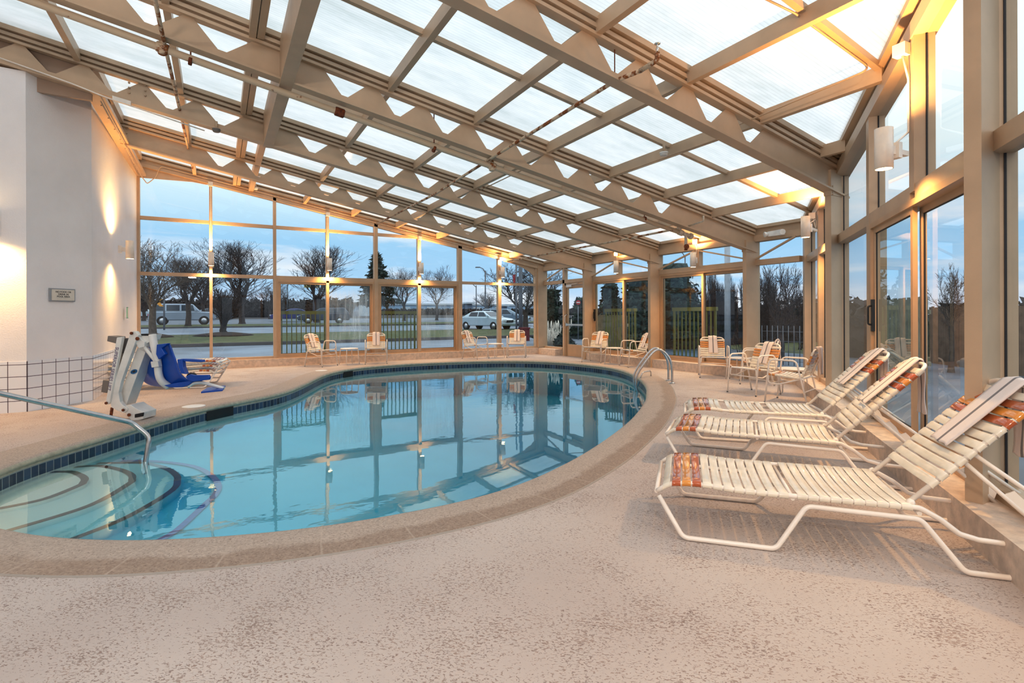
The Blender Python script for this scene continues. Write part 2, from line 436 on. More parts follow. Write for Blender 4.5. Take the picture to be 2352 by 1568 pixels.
def tile_wall_mat(name, ux, uy, off=0.0):
    t = NT(name); s = t.sep(t.pos())
    u = t.math('ADD', t.math('ADD', t.math('MULTIPLY', s[0], ux), t.math('MULTIPLY', s[1], uy)), off)
    fu = t.math('FRACT', t.math('DIVIDE', u, .197)); fz = t.math('FRACT', t.math('DIVIDE', t.math('SUBTRACT', s[2], -.019 + .004), .1665))
    g = t.math('MAXIMUM', t.math('LESS_THAN', fu, .04), t.math('LESS_THAN', fz, .048))
    c = t.mix(g, srgb(236, 236, 240), srgb(70, 44, 56))
    r = t.math('ADD', t.math('MULTIPLY', g, .6), .12)
    t.pbr(c, r, 0, .5, t.bump(t.math('SUBTRACT', 1, g), .3, .003)); return t.mat

def rusty_pipe(name, amt):
    t = NT(name); P = t.pos()
    n = t.noise(P, 7, 5, .65)
    f = t.ramp(n, [(amt, 0.0), (amt + .06, 1.0)])
    c = t.mix(f, srgb(212, 192, 166), t.ramp(t.noise(P, 60, 3), [(.3, srgb(96, 50, 26)), (.7, srgb(176, 104, 48))]))
    t.pbr(c, .65, 0, .4, t.bump(t.noise(P, 60, 3), .5, .004)); return t.mat
M['pipe_main'] = rusty_pipe('tan_pipe_paint', .66)
M['pipe_rusty'] = rusty_pipe('rusty_pipe_paint', .50)
# ------------------------------------------------------------------ setting: dimensions
SL = .179                      # roof fall per metre towards the low glass wall
def roof(x, rel): return rel - SL * x
Y1, X2 = 15.05, 9.70           # glass planes of the gable wall and the low wall
S3 = V((9.754, 5.844, 0)); E3 = V((-.7757, -.6311, 0)); N3 = V((-.6311, .7757, 0))   # slanted glass wall
ZUP = V((0, 0, 1))
class Wall:
    def __init__(s, o, e, n): s.o, s.e, s.n = V(o), V(e), V(n)
    def p(s, t, z, d=0.0): return s.o + s.e * t + s.n * d + ZUP * z
    def box(s, mb, t0, t1, z0, z1, d0, d1, mat=0):
        q = [s.p(t0, z0, d0), s.p(t1, z0, d0), s.p(t1, z0, d1), s.p(t0, z0, d1), s.p(t0, z1, d0), s.p(t1, z1, d0), s.p(t1, z1, d1), s.p(t0, z1, d1)]
        mb.hexa(q, mat)
    def t(s, x, d=0.0):      # position along the wall seen at frame column x
        q = ppl(x, 700, s.o + s.n * d, s.n); return (q - s.o).dot(s.e)
WA = Wall((0, Y1, 0), (1, 0, 0), (0, -1, 0))
WB = Wall((X2, 0, 0), (0, 1, 0), (-1, 0, 0))
WC = Wall(S3, E3, N3)
def rel(mb, root):
    m = (Matrix.Translation(root.location) @ Matrix.Rotation(root.rotation_euler[2], 4, 'Z')).inverted()
    mb.v = [tuple(m @ V(p)) for p in mb.v]; return mb
def part(mb, name, mats, root): return rel(mb, root).build(name, mats, root)
WN = [0]; DN = [0]
def window(mb, mat=None, gasket=None):
    WN[0] += 1; o = struct(mb.build('window_%d' % WN[0], mat or M['glass'], recalc=False))
    return o

# ------------------------------------------------------------------ pool outline (metres, measured on the deck)
INNER = [(-1.206, 4.453), (-1.055, 4.267), (-.883, 4.096), (-.677, 3.943), (-.398, 3.764), (-.102, 3.638), (.25, 3.519), (.627, 3.441), (1.05, 3.411),
         (1.54, 3.419), (2.079, 3.545), (2.516, 3.744), (2.873, 3.926), (3.47, 4.291), (4.137, 4.736), (4.62, 5.09), (5.2, 5.56), (5.75, 6.03), (6.25, 6.53),
         (6.826, 7.141), (7.505, 8.019), (8.12, 9.02), (8.43, 9.74), (8.57, 10.4), (8.5, 11.4), (8.15, 12.45), (7.45, 13.18), (6.6, 13.6), (5.03, 13.86),
         (3.65, 13.72), (2.9, 13.35), (2.36, 12.8), (1.976, 12.1), (1.527, 11.0), (1.17, 10.2), (.84, 9.68), (.40, 9.27), (-.214, 8.72), (-.702, 7.98),
         (-1.075, 7.306), (-1.385, 6.78), (-1.56, 6.45), (-1.68, 6.05), (-1.74, 5.6), (-1.66, 5.12), (-1.46, 4.74)]
CUR = catmull([(x, y, 0) for x, y in INNER], 6)
# even spacing, light smoothing
def resample(P, step):
    out = []; acc = 0; n = len(P)
    for i in range(n):
        a, b = P[i], P[(i + 1) % n]; L = (b - a).length
        while acc < L:
            out.append(a.lerp(b, acc / L)); acc += step
        acc -= L
    return out
CUR = resample(CUR, .12)
for _ in range(6): CUR = [(CUR[i - 1] + CUR[i] * 2 + CUR[(i + 1) % len(CUR)]) / 4 for i in range(len(CUR))]
NC = len(CUR)
NRM = []
for i in range(NC):
    t = (CUR[(i + 1) % NC] - CUR[i - 1]).normalized(); NRM.append(V((t.y, -t.x, 0)))
area = sum(CUR[i].x * CUR[(i + 1) % NC].y - CUR[(i + 1) % NC].x * CUR[i].y for i in range(NC))
if area < 0: NRM = [-n for n in NRM]
ARC = [0]
for i in range(NC): ARC.append(ARC[-1] + (CUR[(i + 1) % NC] - CUR[i]).length)
def offs(d, z): return [V((p.x + n.x * d, p.y + n.y * d, z)) for p, n in zip(CUR, NRM)]
def ring(mb, prof, mat=0, smooth=True):    # prof: (offset, z, v)
    R = [offs(d, z) for d, z, _ in prof]
    ids = [[mb.vert(p) for p in r] for r in R]
    for a in range(len(prof) - 1):
        for i in range(NC):
            j = (i + 1) % NC
            mb.face((ids[a][i], ids[a][j], ids[a + 1][j], ids[a + 1][i]), mat, smooth,
                    [(ARC[i], prof[a][2]), (ARC[i + 1], prof[a][2]), (ARC[i + 1], prof[a + 1][2]), (ARC[i], prof[a + 1][2])])

COPW = .46
# deck with the pool cut out
t_end = 12.5
W3E = S3 + E3 * t_end
OUT = [(-6.3, -2.1), (W3E.x - .05, -2.1), (W3E.x - N3.x * .12, W3E.y - N3.y * .12), (S3.x - N3.x * .12 + .1, S3.y - N3.y * .12), (9.9, 6.2), (9.9, 15.25), (-1.9, 15.25), (-1.9, 10.45), (-2.45, 9.72), (-6.3, 9.72)]
bm = bmesh.new()
def loop(pts):
    vs = [bm.verts.new(p) for p in pts]; return [bm.edges.new((vs[i], vs[(i + 1) % len(vs)])) for i in range(len(vs))]
ed = loop([(x, y, 0) for x, y in OUT]) + loop(offs(COPW - .01, 0))
bmesh.ops.triangle_fill(bm, use_beauty=True, use_dissolve=False, edges=ed)
for f in bm.faces:
    if f.normal.z < 0: f.normal_flip()
me = bpy.data.meshes.new('floor'); bm.to_mesh(me); bm.free(); me.materials.append(M['floor'])
floor = bpy.data.objects.new('floor', me); COL.objects.link(floor); struct(floor)

mb = MB()
ring(mb, [(COPW, -.03, 1.0), (COPW, .003, 1.0), (COPW - .02, .006, .96), (.05, .006, .1), (.022, .002, .05), (.004, -.012, .02)], 0)
ring(mb, [(.004, -.012, .02), (-.010, -.032, .0), (-.006, -.056, 0), (.02, -.066, 0)], 1)
struct(mb.build('pool_coping', [M['coping'], M['coping_nose']]))

WATER = -.165
def pool_floor(x, y):
    t = min(1, max(0, (x - .3) / 4.5)); return -.37 - .58 * t * t * (3 - 2 * t)
mb = MB()
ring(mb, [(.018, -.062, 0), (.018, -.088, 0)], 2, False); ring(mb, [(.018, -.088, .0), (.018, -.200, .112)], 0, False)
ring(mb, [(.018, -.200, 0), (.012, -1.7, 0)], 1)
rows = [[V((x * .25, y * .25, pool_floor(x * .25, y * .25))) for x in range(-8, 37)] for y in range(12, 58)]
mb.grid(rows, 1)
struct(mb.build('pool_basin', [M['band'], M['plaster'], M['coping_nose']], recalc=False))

# water body
mb = MB()
top = [mb.vert(p) for p in offs(.03, WATER)]; bot = [mb.vert(p) for p in offs(.03, -1.75)]
mb.face(top); mb.face(bot[::-1])
for i in range(NC):
    j = (i + 1) % NC; mb.face((top[j], top[i], bot[i], bot[j]))
wo = stuff(mb.build('pool_water', M['water'])); tag(wo, 'still turquoise water filling the kidney-shaped indoor pool', 'water')

# entry steps at the shallow end, dark tile along each nosing
ARCS = [(-.215, [(71, 1084.6), (160.7, 1081), (190, 1088), (203.6, 1097), (201, 1106), (189, 1115), (107, 1147), (0, 1170)]),
        (-.245, [(128.6, 1074), (215, 1068), (250, 1070), (290, 1079), (310.7, 1090), (312, 1100), (303.6, 1111), (214, 1161), (35.7, 1216.8), (0, 1226)]),
        (-.29, [(193, 1063), (321.4, 1061), (360, 1066), (393, 1076), (412, 1089), (416, 1100.7), (403.6, 1125.7), (303.6, 1186), (185.7, 1234.6), (140, 1250)]),
        (-.345, [(268, 1054), (357, 1054), (446, 1065), (490, 1085), (509, 1108), (503, 1130), (482, 1151), (421, 1208), (375, 1236), (340, 1255)])]
for k, (zz, A) in enumerate(ARCS):
    P = catmull([pz(x, y, zz) for x, y in A], 5, False)
    d0 = (P[0] - P[3]).normalized(); d1 = (P[-1] - P[-4]).normalized()
    P = [P[0] + d0 * 1.2] + P + [P[-1] + d1 * 1.0]
    if k < 3:
        mb = MB(); poly = P + [V((-3.0, P[-1].y, zz)), V((-3.0, P[0].y, zz))]
        mb.prism(poly, (0, 0, -1.2 - zz + zz))
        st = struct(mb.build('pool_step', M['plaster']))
    cen = sum(P, V((0, 0, 0))) / len(P); sg = 0
    for i in range(1, len(P) - 1):
        t = (P[i + 1] - P[i - 1]).normalized(); sg += V((t.y, -t.x, 0)).dot(cen - P[i])
    mb = MB(); L = []; R_ = []
    for i, p in enumerate(P):
        t = (P[min(i + 1, len(P) - 1)] - P[max(i - 1, 0)]).normalized(); n = V((t.y, -t.x, 0))
        n = n if sg > 0 else -n
        zl = zz + .004 if k < 3 else pool_floor(p.x, p.y) + .012
        L.append(V((p.x, p.y, zl))); R_.append(V((p.x + n.x * .06, p.y + n.y * .06, zl)))
    mb.grid([L, R_], 0, False)
    if k < 3: nz = mb.build('step_nosing', M['nose_tile'], st)
    else: struct(mb.build('pool_floor_line', M['nose_tile_blue']))

# skimmer mouths in the tile band
def skimmer(x0, x1, yy, name):
    a, b = pz(x0, yy[0], 0), pz(x1, yy[1], 0)
    ia = min(range(NC), key=lambda i: (CUR[i] - a).length); ib = min(range(NC), key=lambda i: (CUR[i] - b).length)
    if ia > ib: ia, ib = ib, ia
    mb = MB(); I = list(range(ia, ib + 1))
    fr = lambda d, z: [V((CUR[i].x + NRM[i].x * d, CUR[i].y + NRM[i].y * d, z)) for i in I]
    mb.grid([fr(.012, -.07), fr(.012, -.21)], 0, False)
    return struct(mb.build(name, M['black']))
skimmer(474, 540, (933, 921), 'pool_skimmer_mouth'); skimmer(784, 803, (848, 845), 'pool_skimmer_mouth')

# ------------------------------------------------------------------ gable wall of glass
mullx = [(310.7, 321.4), (480.9, 488.1), (627.9, 634.8), (749.2, 756), (859.7, 867.7), (959.8, 967), (1052.4, 1060.9), (1144.3, 1151.5), (1229.5, 1240)]
mu = [(py(a, 640, Y1 - .07).x, py(b, 640, Y1 - .07).x) for a, b in mullx]
GR = 4.56                                   # underside of the gable rafter
ZU = py(640, 521.5, Y1 - .07).z; ZL = py(640, 637, Y1 - .07).z
CURB = .20
def gz(x): return roof(x, GR)
for k, (a, b) in enumerate(mu):
    mb = MB(); wide = k in (2, 4, 6)
    z1 = gz(b) + .1
    WA.box(mb, a, b, CURB, z1, -.06, .09 if wide else .07)
    struct(mb.build('window_mullion', M['frame']))
for k in range(8):
    a, b = mu[k][1], mu[k + 1][0]
    door = k in (2, 3, 4, 5)
    mb = MB()
    if k < 5:                               # upper transom stops where the rafter cuts it
        e = min(b, (GR - ZU) / SL + .1); WA.box(mb, a, e, ZU - .04, ZU + .04, -.05, .055)
    WA.box(mb, a, b, ZL - (.055 if door else .04), ZL + .045, -.05, .065)
    if not door: WA.box(mb, a, b, CURB, CURB + .06, -.05, .06)
    struct(mb.build('window_transom', M['frame']))
    rows = []
    if not door: rows.append((CURB + .06, ZL - .04))
    g = MB()
    def pane(z0, za, zb, e=None):
        bb = e or b
        g.poly([WA.p(a, z0), WA.p(bb, z0), WA.p(bb, zb), WA.p(a, za)])
    if not door: pane(CURB + .05, ZL - .035, ZL - .035)
    if k < 4: pane(ZL + .04, ZU - .035, ZU - .035)
    elif k == 4:
        e = (GR - ZU) / SL
        g.poly([WA.p(a, ZL + .04), WA.p(b, ZL + .04), WA.p(b, gz(b)), WA.p(min(b, e), ZU), WA.p(a, ZU)])
    else: pane(ZL + .04, gz(a), gz(b))
    if k < 4: pane(ZU + .035, gz(a), gz(b))
    elif k == 4: g.poly([WA.p(a, ZU + .035), WA.p(e, ZU + .035), WA.p(a, gz(a))])
    window(g)
mb = MB()                                   # gable rafter, haunches at both ends
xl, xr = mu[0][0] - .1, X2
for (r0, r1, d0, d1, mt) in ((GR, 4.64, -.07, .09, 0), (4.64, 4.74, -.05, .06, 0), (4.74, 4.80, -.06, .12, 0), (4.80, 4.84, -.05, .08, 1), (4.84, 4.90, -.06, .11, 0)):
    q = [WA.p(xl, roof(xl, r0), d0), WA.p(xr, roof(xr, r0), d0), WA.p(xr, roof(xr, r0), d1), WA.p(xl, roof(xl, r0), d1),
         WA.p(xl, roof(xl, r1), d0), WA.p(xr, roof(xr, r1), d0), WA.p(xr, roof(xr, r1), d1), WA.p(xl, roof(xl, r1), d1)]
    mb.hexa(q, mt)
struct(mb.build('gable_rafter', [M['frame'], M['frame_dark']]))
mb = MB()
zt = py(330, 408, Y1 - .05).z; zt2 = py(470, 421, Y1 - .05).z
mb.prism([WA.p(mu[0][1] - .02, zt, .04), WA.p(-.55, zt2 + .01, .04), WA.p(mu[1][0] - .05, gz(mu[1][0]) - .02, .04), WA.p(mu[1][0], gz(mu[1][0]) + .04, .04), WA.p(mu[0][1] - .02, gz(mu[0][1]) + .05, .04)], (0, .03, 0))
struct(mb.build('gable_haunch', M['frame']))
mb = MB()
arc = [WA.p(py(x, y, Y1 - .05).x, py(x, y, Y1 - .05).z, .04) for x, y in ((1158, 600.5), (1172, 603), (1190, 609), (1206, 617), (1219, 626), (1228, 635))]
mb.prism(arc + [WA.p(mu[8][0] + .03, gz(mu[8][0]) + .05, .04), WA.p(arc[0].x, gz(arc[0].x) + .05, .04)], (0, .03, 0))
struct(mb.build('gable_haunch', M['frame']))

def sliding_door(W, t0, t1, z0, z1, d, swap=False, fog=(False, False), handle=None, first='glass_door', second='glass'):
    """two-panel sliding glass door in an aluminium frame; t0/t1 outer edges"""
    DN[0] += 1
    root = struct(empty('door_%d' % DN[0], W.p((t0 + t1) / 2, z0, 0)))
    mb = MB(); f = .05
    W.box(mb, t0, t0 + f, z0, z1, d - .08, d + .07); W.box(mb, t1 - f, t1, z0, z1, d - .08, d + .07)
    W.box(mb, t0 + f, t1 - f, z1 - .055, z1, d - .08, d + .07); W.box(mb, t0 + f, t1 - f, z0, z0 + .035, d - .08, d + .075)
    struct(part(mb, 'frame', M['alu'], root))
    tm = (t0 + t1) / 2
    for k in (0, 1):
        a, b = (t0 + f, tm + .035) if k == 0 else (tm - .035, t1 - f)
        front = (k == 0) != swap
        dd = d + .025 if front else d - .045
        za, zb = z0 + .035, z1 - .055
        mb = MB(); s = .055
        W.box(mb, a, a + s, za, zb, dd - .018, dd + .018); W.box(mb, b - s, b, za, zb, dd - .018, dd + .018)
        W.box(mb, a + s, b - s, zb - .055, zb, dd - .018, dd + .018); W.box(mb, a + s, b - s, za, za + .08, dd - .018, dd + .018)
        pn = struct(part(mb, 'sash', M['alu'], root))
        g = MB(); g.poly([W.p(a + s, za + .08, dd), W.p(b - s, za + .08, dd), W.p(b - s, zb - .055, dd), W.p(a + s, zb - .055, dd)])
        m = MB(); e = .007
        for (p0, p1, q0, q1) in ((a + s, b - s, za + .08, za + .08 + e), (a + s, b - s, zb - .055 - e, zb - .055), (a + s, a + s + e, za + .08, zb - .055), (b - s - e, b - s, za + .08, zb - .055)):
            W.box(m, p0, p1, q0, q1, dd - .005, dd + .006)
        rel(m, root).build('gasket', M['gasket'], pn)
        rel(g, root).build('pane', M['glass_fog'] if fog[k] else M[first if front else second], pn, recalc=False)
        if handle is not None and handle[0] == k:
            h = MB(); hs = a + .028 if handle[1] < 0 else b - .028
            W.box(h, hs - .03, hs + .03, z0 + .93, z0 + 1.27, dd + .018, dd + .045)
            P = fillet([W.p(hs, z0 + 1.0, dd + .03), W.p(hs, z0 + 1.0, dd + .075), W.p(hs, z0 + 1.2, dd + .075), W.p(hs, z0 + 1.2, dd + .03)], .03)
            h.tube(P, .010, 6)
            P = fillet([W.p(hs + .09 * (-handle[1]), z0 + .97, dd - .02), W.p(hs + .14 * (-handle[1]), z0 + .97, dd - .05), W.p(hs + .14 * (-handle[1]), z0 + 1.22, dd - .05), W.p(hs + .09 * (-handle[1]), z0 + 1.22, dd - .02)], .03)
            rel(h, root).build('handle', M['black'], pn)
    return root
sliding_door(WA, mu[2][1], mu[4][0], CURB, ZL - .055, 0, fog=(False, True))
sliding_door(WA, mu[4][1], mu[6][0], CURB, ZL - .055, 0, fog=(False, True))

# ------------------------------------------------------------------ low glass wall on the right
BY = [1.36, 4.12, 6.95, 9.65, 12.33]        # rafter lines
HB = 2.80                                    # underside of the eaves header
cw = .085
colT = [WB.t(1343, .28), WB.t(1356, .28)]
yk = Y1 - .12; mb = MB(); WB.box(mb, yk, Y1 + .1, 0, 2.95, -.06, .30); struct(mb.build('corner_column', M['frame']))
for y in BY[2:]:
    mb = MB(); WB.box(mb, y - cw / 2, y + cw / 2, 0, HB + .02, -.06, .37); WB.box(mb, y - cw / 2 - .012, y + cw / 2 + .012, HB - .22, HB - .14, .0, .38)
    for i in range(3):
        for sgn in (-1, 1): mb.lathe(WB.p(y + sgn * cw * .3, HB - .2 + i * .025, .38), [(.008, 0), (.008, .012), (.004, .016)], 6, 0, (-1, 0, 0))
    struct(mb.build('wall_column', M['frame']))
ZT = 2.37
bays = [(12.33 + cw / 2, Y1 - .13), (9.65 + cw / 2, 12.33 - cw / 2), (6.95 + cw / 2, 9.65 - cw / 2), (5.98, 6.95 - cw / 2)]
mb = MB(); WB.box(mb, 5.9, Y1 - .1, HB, HB + .13, -.08, .10); WB.box(mb, 5.9, Y1 - .1, HB + .13, HB + .30, -.08, .02); WB.box(mb, 5.9, Y1 - .1, HB + .27, HB + .33, -.08, .08)
struct(mb.build('eaves_header', M['frame']))
for k, (a, b) in enumerate(bays):
    mb = MB(); WB.box(mb, a, b, ZT - .055, ZT + .055, -.05, .08)
    if k == 0 or k == 3: WB.box(mb, (b - 1.05 if k == 0 else a), b, CURB, CURB + .06, -.05, .07)
    struct(mb.build('window_transom', M['frame']))
    mid = {0: WB.t(1299, .0), 1: WB.t(1424, .0), 2: WB.t(1607, .0)}.get(k)
    if mid:
        mb = MB(); WB.box(mb, mid - .055, mid + .055, (0 if k == 0 else ZT + .05), HB, -.05, .08); struct(mb.build('window_mullion', M['frame']))
    g = MB()
    for (p, q) in ([(a, mid - .055), (mid + .055, b)] if mid else [(a, b)]):
        g.poly([WB.p(p, ZT + .055), WB.p(q, ZT + .055), WB.p(q, HB), WB.p(p, HB)])
    if k == 0: g.poly([WB.p(mid + .055, CURB + .06), WB.p(b, CURB + .06), WB.p(b, ZT - .055), WB.p(mid + .055, ZT - .055)])
    if k == 3: g.poly([WB.p(a, CURB + .06), WB.p(b, CURB + .06), WB.p(b, ZT - .055), WB.p(a, ZT - .055)])
    window(g)
    mb = MB(); gs = []
    # slender diagonal braces inside the upper lights
    if mid:
        mb.beam(WB.p(b - .02, ZT + .07, .10), WB.p(mid + .05, HB - .02, .10), .03, .045, (1, 0, 0)); mb.beam(WB.p(mid - .05, HB - .02, .10), WB.p(a + .02, ZT + .07, .10), .03, .045, (1, 0, 0))
    else: mb.beam(WB.p(b - .02, ZT + .07, .10), WB.p(a + .05, HB + .0, .10), .03, .05, (1, 0, 0))
    struct(mb.build('window_brace', M['frame']))
sliding_door(WB, bays[1][0], bays[1][1], CURB, ZT - .055, 0, swap=True, handle=(1, 1))
sliding_door(WB, bays[2][0], bays[2][1], CURB, ZT - .055, 0, swap=True)

# exit door with push bar
DN[0] += 1
mid0 = WB.t(1299, 0); d0, d1 = bays[0][0] + .01, mid0 - .055
root = struct(empty('door_%d' % DN[0], WB.p((d0 + d1) / 2, 0)))
mb = MB(); WB.box(mb, d0, d0 + .05, 0, ZT - .05, -.06, .06); WB.box(mb, d1 - .05, d1, 0, ZT - .05, -.06, .06); WB.box(mb, d0, d1, ZT - .13, ZT - .05, -.06, .06)
struct(part(mb, 'frame', M['alu'], root))
a, b = d0 + .055, d1 - .055; zt = ZT - .14
mb = MB(); WB.box(mb, a, a + .06, .01, zt, -.02, .03); WB.box(mb, b - .06, b, .01, zt, -.02, .03); WB.box(mb, a + .06, b - .06, zt - .09, zt, -.02, .03); WB.box(mb, a + .06, b - .06, .01, .38, -.02, .03)
leaf = struct(part(mb, 'leaf', M['alu'], root))
mb = MB(); mb.poly([WB.p(a + .06, .38, .005), WB.p(b - .06, .38, .005), WB.p(b - .06, zt - .09, .005), WB.p(a + .06, zt - .09, .005)]); rel(mb, root).build('pane', M['glass'], leaf, recalc=False)
mb = MB(); mb.beam(WB.p(a + .02, 1.0, .08), WB.p(b - .02, 1.0, .08), .03, .05); WB.box(mb, a + .01, a + .06, .95, 1.05, .03, .09); WB.box(mb, b - .06, b - .01, .95, 1.05, .03, .09)
rel(mb, root).build('push_bar', M['chrome'], leaf)
mb = MB(); mb.tube(fillet([WB.p(b - .03, 1.02, .05), WB.p(b - .03, 1.08, .13), WB.p(b - .03, 1.28, .13), WB.p(b - .03, 1.33, .03)], .04), .012, 6); rel(mb, root).build('pull_handle', M['chrome'], leaf)
mb = MB(); WB.box(mb, b - .34, b - .06, zt - .05, zt + .03, .03, .10); mb.beam(WB.p(b - .3, zt + .035, .07), WB.p(b - .52, zt + .02, .22), .02, .012); mb.beam(WB.p(b - .52, zt + .02, .22), WB.p(b - .62, zt + .06, .05), .02, .012)
rel(mb, root).build('door_closer', M['chrome'], leaf)

# ------------------------------------------------------------------ slanted glass wall near the loungers
def r3(t): return (S3 + E3 * t).x
def x3(y): return (S3 + E3 * ((S3.y - y) / -E3.y)).x
ZT3 = 2.35
def t_of_y(y): return (S3.y - y) / -E3.y
for y in (1.36, 4.12, -1.3):
    x1 = x3(y - .05) + .06; x0 = x3(y - .04) - .30; zc = roof(x0, 4.34)
    mb = MB(); mb.box((x0, y - .042, 0), (x1, y + .042, zc + .25)); mb.box((x0 - .012, y - .05, zc - .10), (x1, y + .05, zc + .04))
    for i in range(5): mb.lathe((x0 + .02, y - .05, zc - .09 + i * .028), [(.009, 0), (.009, .01), (.004, .014)], 6, 0, (0, -1, 0))
    struct(mb.build('wall_column', M['frame']))
tcol = [(t_of_y(4.12) - .10, t_of_y(4.12) + .10), (t_of_y(1.36) - .10, t_of_y(1.36) + .10), (t_of_y(-1.3) - .1, t_of_y(-1.3) + .1)]
for a, b in tcol:
    mb = MB(); WC.box(mb, a, b, 0, roof(r3(a), 4.6), -.06, .09); struct(mb.build('window_mullion', M['frame']))
tc2a, tc2b = tcol[1]
mb = MB(); WC.box(mb, -.06, .14, 0, HB + .25, -.06, .12); struct(mb.build('corner_column', M['frame']))
tm = {'a': WC.t(1889, .08), 'b0': WC.t(1993, .08), 'b1': WC.t(2003, .08), 'c0': WC.t(2105, .05), 'c1': WC.t(2122, .05)}
tm5 = WC.t(2098, .08)
mull3 = [(1.30, 1.41), (tm['b0'], tm['b0'] + .11), (tm5 - .06, tm5 + .06), (8.5, 8.62), (9.9, 10.02)]
for (a, b) in mull3:
    mb = MB(); z0 = ZT3 if abs(a - tm5 + .06) < .01 else CURB
    WC.box(mb, a, b, z0, roof(r3(a), 4.62), -.06, .09); struct(mb.build('window_mullion', M['frame']))
edges = [(.14, 1.30), (1.41, tcol[0][0]), (tcol[0][1], tm['b0']), (tm['b0'] + .11, tm5 - .06), (tm5 + .06, tc2a), (tc2b, 8.5), (8.62, 9.9), (10.02, tcol[2][0]), (tcol[2][1], 12.4)]
for k, (a, b) in enumerate(edges):
    mb = MB(); WC.box(mb, a, b, ZT3 - .06, ZT3 + .06, -.05, .085)
    if k not in (3, 4): WC.box(mb, a, b, CURB, CURB + .07, -.05, .07)
    struct(mb.build('window_transom', M['frame']))
    g = MB(); up0, up1 = roof(r3(a), 4.60), roof(r3(b), 4.60)
    g.poly([WC.p(a, ZT3 + .06), WC.p(b, ZT3 + .06), WC.p(b, up1), WC.p(a, up0)])
    if k not in (3, 4): g.poly([WC.p(a, CURB + .06), WC.p(b, CURB + .06), WC.p(b, ZT3 - .06), WC.p(a, ZT3 - .06)])
    w = window(g)
    m = MB()
    zs = [(ZT3 + .06, up0, up1)] + ([(CURB + .07, ZT3 - .06, ZT3 - .06)] if k not in (3, 4) else [])
    for z0, z1, z2 in zs:
        WC.box(m, a, a + .006, z0, z1, -.004, .008); WC.box(m, b - .006, b, z0, z2, -.004, .008)
    m.build('gasket', M['gasket'], w)
sliding_door(WC, tm['b0'] + .11, tc2a, CURB, ZT3 - .06, .02, swap=False, handle=(0, -1))
mb = MB()                                    # raking header following the roof edge
for (r0, r1, dA, dB) in ((4.58, 4.72, -.08, .10), (4.72, 4.86, -.08, .03), (4.82, 4.90, -.08, .14)):
    a, b = -.05, t_end
    q = [WC.p(a, roof(r3(a), r0), dA), WC.p(b, roof(r3(b), r0), dA), WC.p(b, roof(r3(b), r0), dB), WC.p(a, roof(r3(a), r0), dB),
         WC.p(a, roof(r3(a), r1), dA), WC.p(b, roof(r3(b), r1), dA), WC.p(b, roof(r3(b), r1), dB), WC.p(a, roof(r3(a), r1), dB)]
    mb.hexa(q)
struct(mb.build('raking_header', M['frame']))

# curbs under the glass
mb = MB(); mb.box((mu[0][0] - .05, Y1 - .17, 0), (X2 + .1, Y1 + .12, CURB)); mb.box((X2 - .32, bays[0][1] - 1.02, 0), (X2 + .1, Y1 - .1, CURB)); mb.box((X2 - .32, 5.75, 0), (X2 + .1, 12.33 + .08, CURB))
struct(mb.build('window_curb', M['curb']))
mb = MB(); WC.box(mb, -.1, t_end, 0, CURB, -.12, .29); struct(mb.build('window_curb', M['curb']))

# ------------------------------------------------------------------ white walls, tiled wainscot
CA, CB, CC, CD_ = V((-6.3, 9.60, 0)), V((-2.325, 9.62, 0)), V((-1.735, 10.392, 0)), V((-1.665, 15.15, 0))
TT = .70
M['tileA'] = tile_wall_mat('tile_face_a', 1, 0, 2.325); nb = (CC - CB).normalized(); M['tileB'] = tile_wall_mat('tile_face_b', nb.x, nb.y, -(CB.x * nb.x + CB.y * nb.y)); nc = (CD_ - CC).normalized()
M['tileC'] = tile_wall_mat('tile_face_c', nc.x, nc.y, -(CC.x * nc.x + CC.y * nc.y))
def wallface(name, a, b, z1a, z1b, side, tm_):
    mb = MB(); n = V(((b - a).y, -(b - a).x, 0)).normalized() * side; th = -n * .12
    mb.prism([a, b, b + ZUP * z1b, a + ZUP * z1a], th)
    o = struct(mb.build(name, M['wall']))
    mb = MB(); q = n * .008
    mb.prism([a + q * 0, b + q * 0, b + ZUP * TT, a + ZUP * TT], q)
    struct(mb.build('baseboard_' + name[5:], tm_))
    return o
wallface('wall_left', CA, CB, 4.80, 4.72, 1, M['tileA'])
wallface('wall_pier', CB, CC, 4.72, 4.70, 1, M['tileB'])
wallface('wall_gable_side', CC, CD_, 5.2, 5.2, 1, M['tileC'])
mb = MB(); mb.poly([(-6.3, 9.6, 4.72), (-2.325, 9.62, 4.72), (-1.735, 10.39, 4.70), (-1.45, 10.39, 4.70), (-1.45, 9.75, 4.70), (-6.3, 9.75, 4.72)])
mb.box((-6.3, 9.74, 4.5), (-1.62, 9.80, 5.95))
struct(mb.build('ceiling_soffit', M['soffit']))
mb = MB(); mb.box((-1.70, 9.7, 4.60), (-1.48, Y1 - .1, 4.66)); mb.box((-1.70, 9.7, roof(-1.6, 4.70)), (-1.56, Y1 - .1, roof(-1.6, 4.86)))
for i in range(8): mb.lathe((-1.58, 10.2 + i * .6, 4.60), [(.012, 0), (.012, .01), (.005, .016)], 6, 0, (0, 0, -1))
struct(mb.build('ledger_beam', M['frame']))
mb = MB(); mb.box((-6.4, -2.2, 0), (-6.3, 9.7, 6.1)); struct(mb.build('wall_far_left', M['wall']))
mb = MB(); mb.box((-6.4, -2.25, 0), (W3E.x + .1, -2.13, 6.0)); struct(mb.build('wall_back', M['wall']))

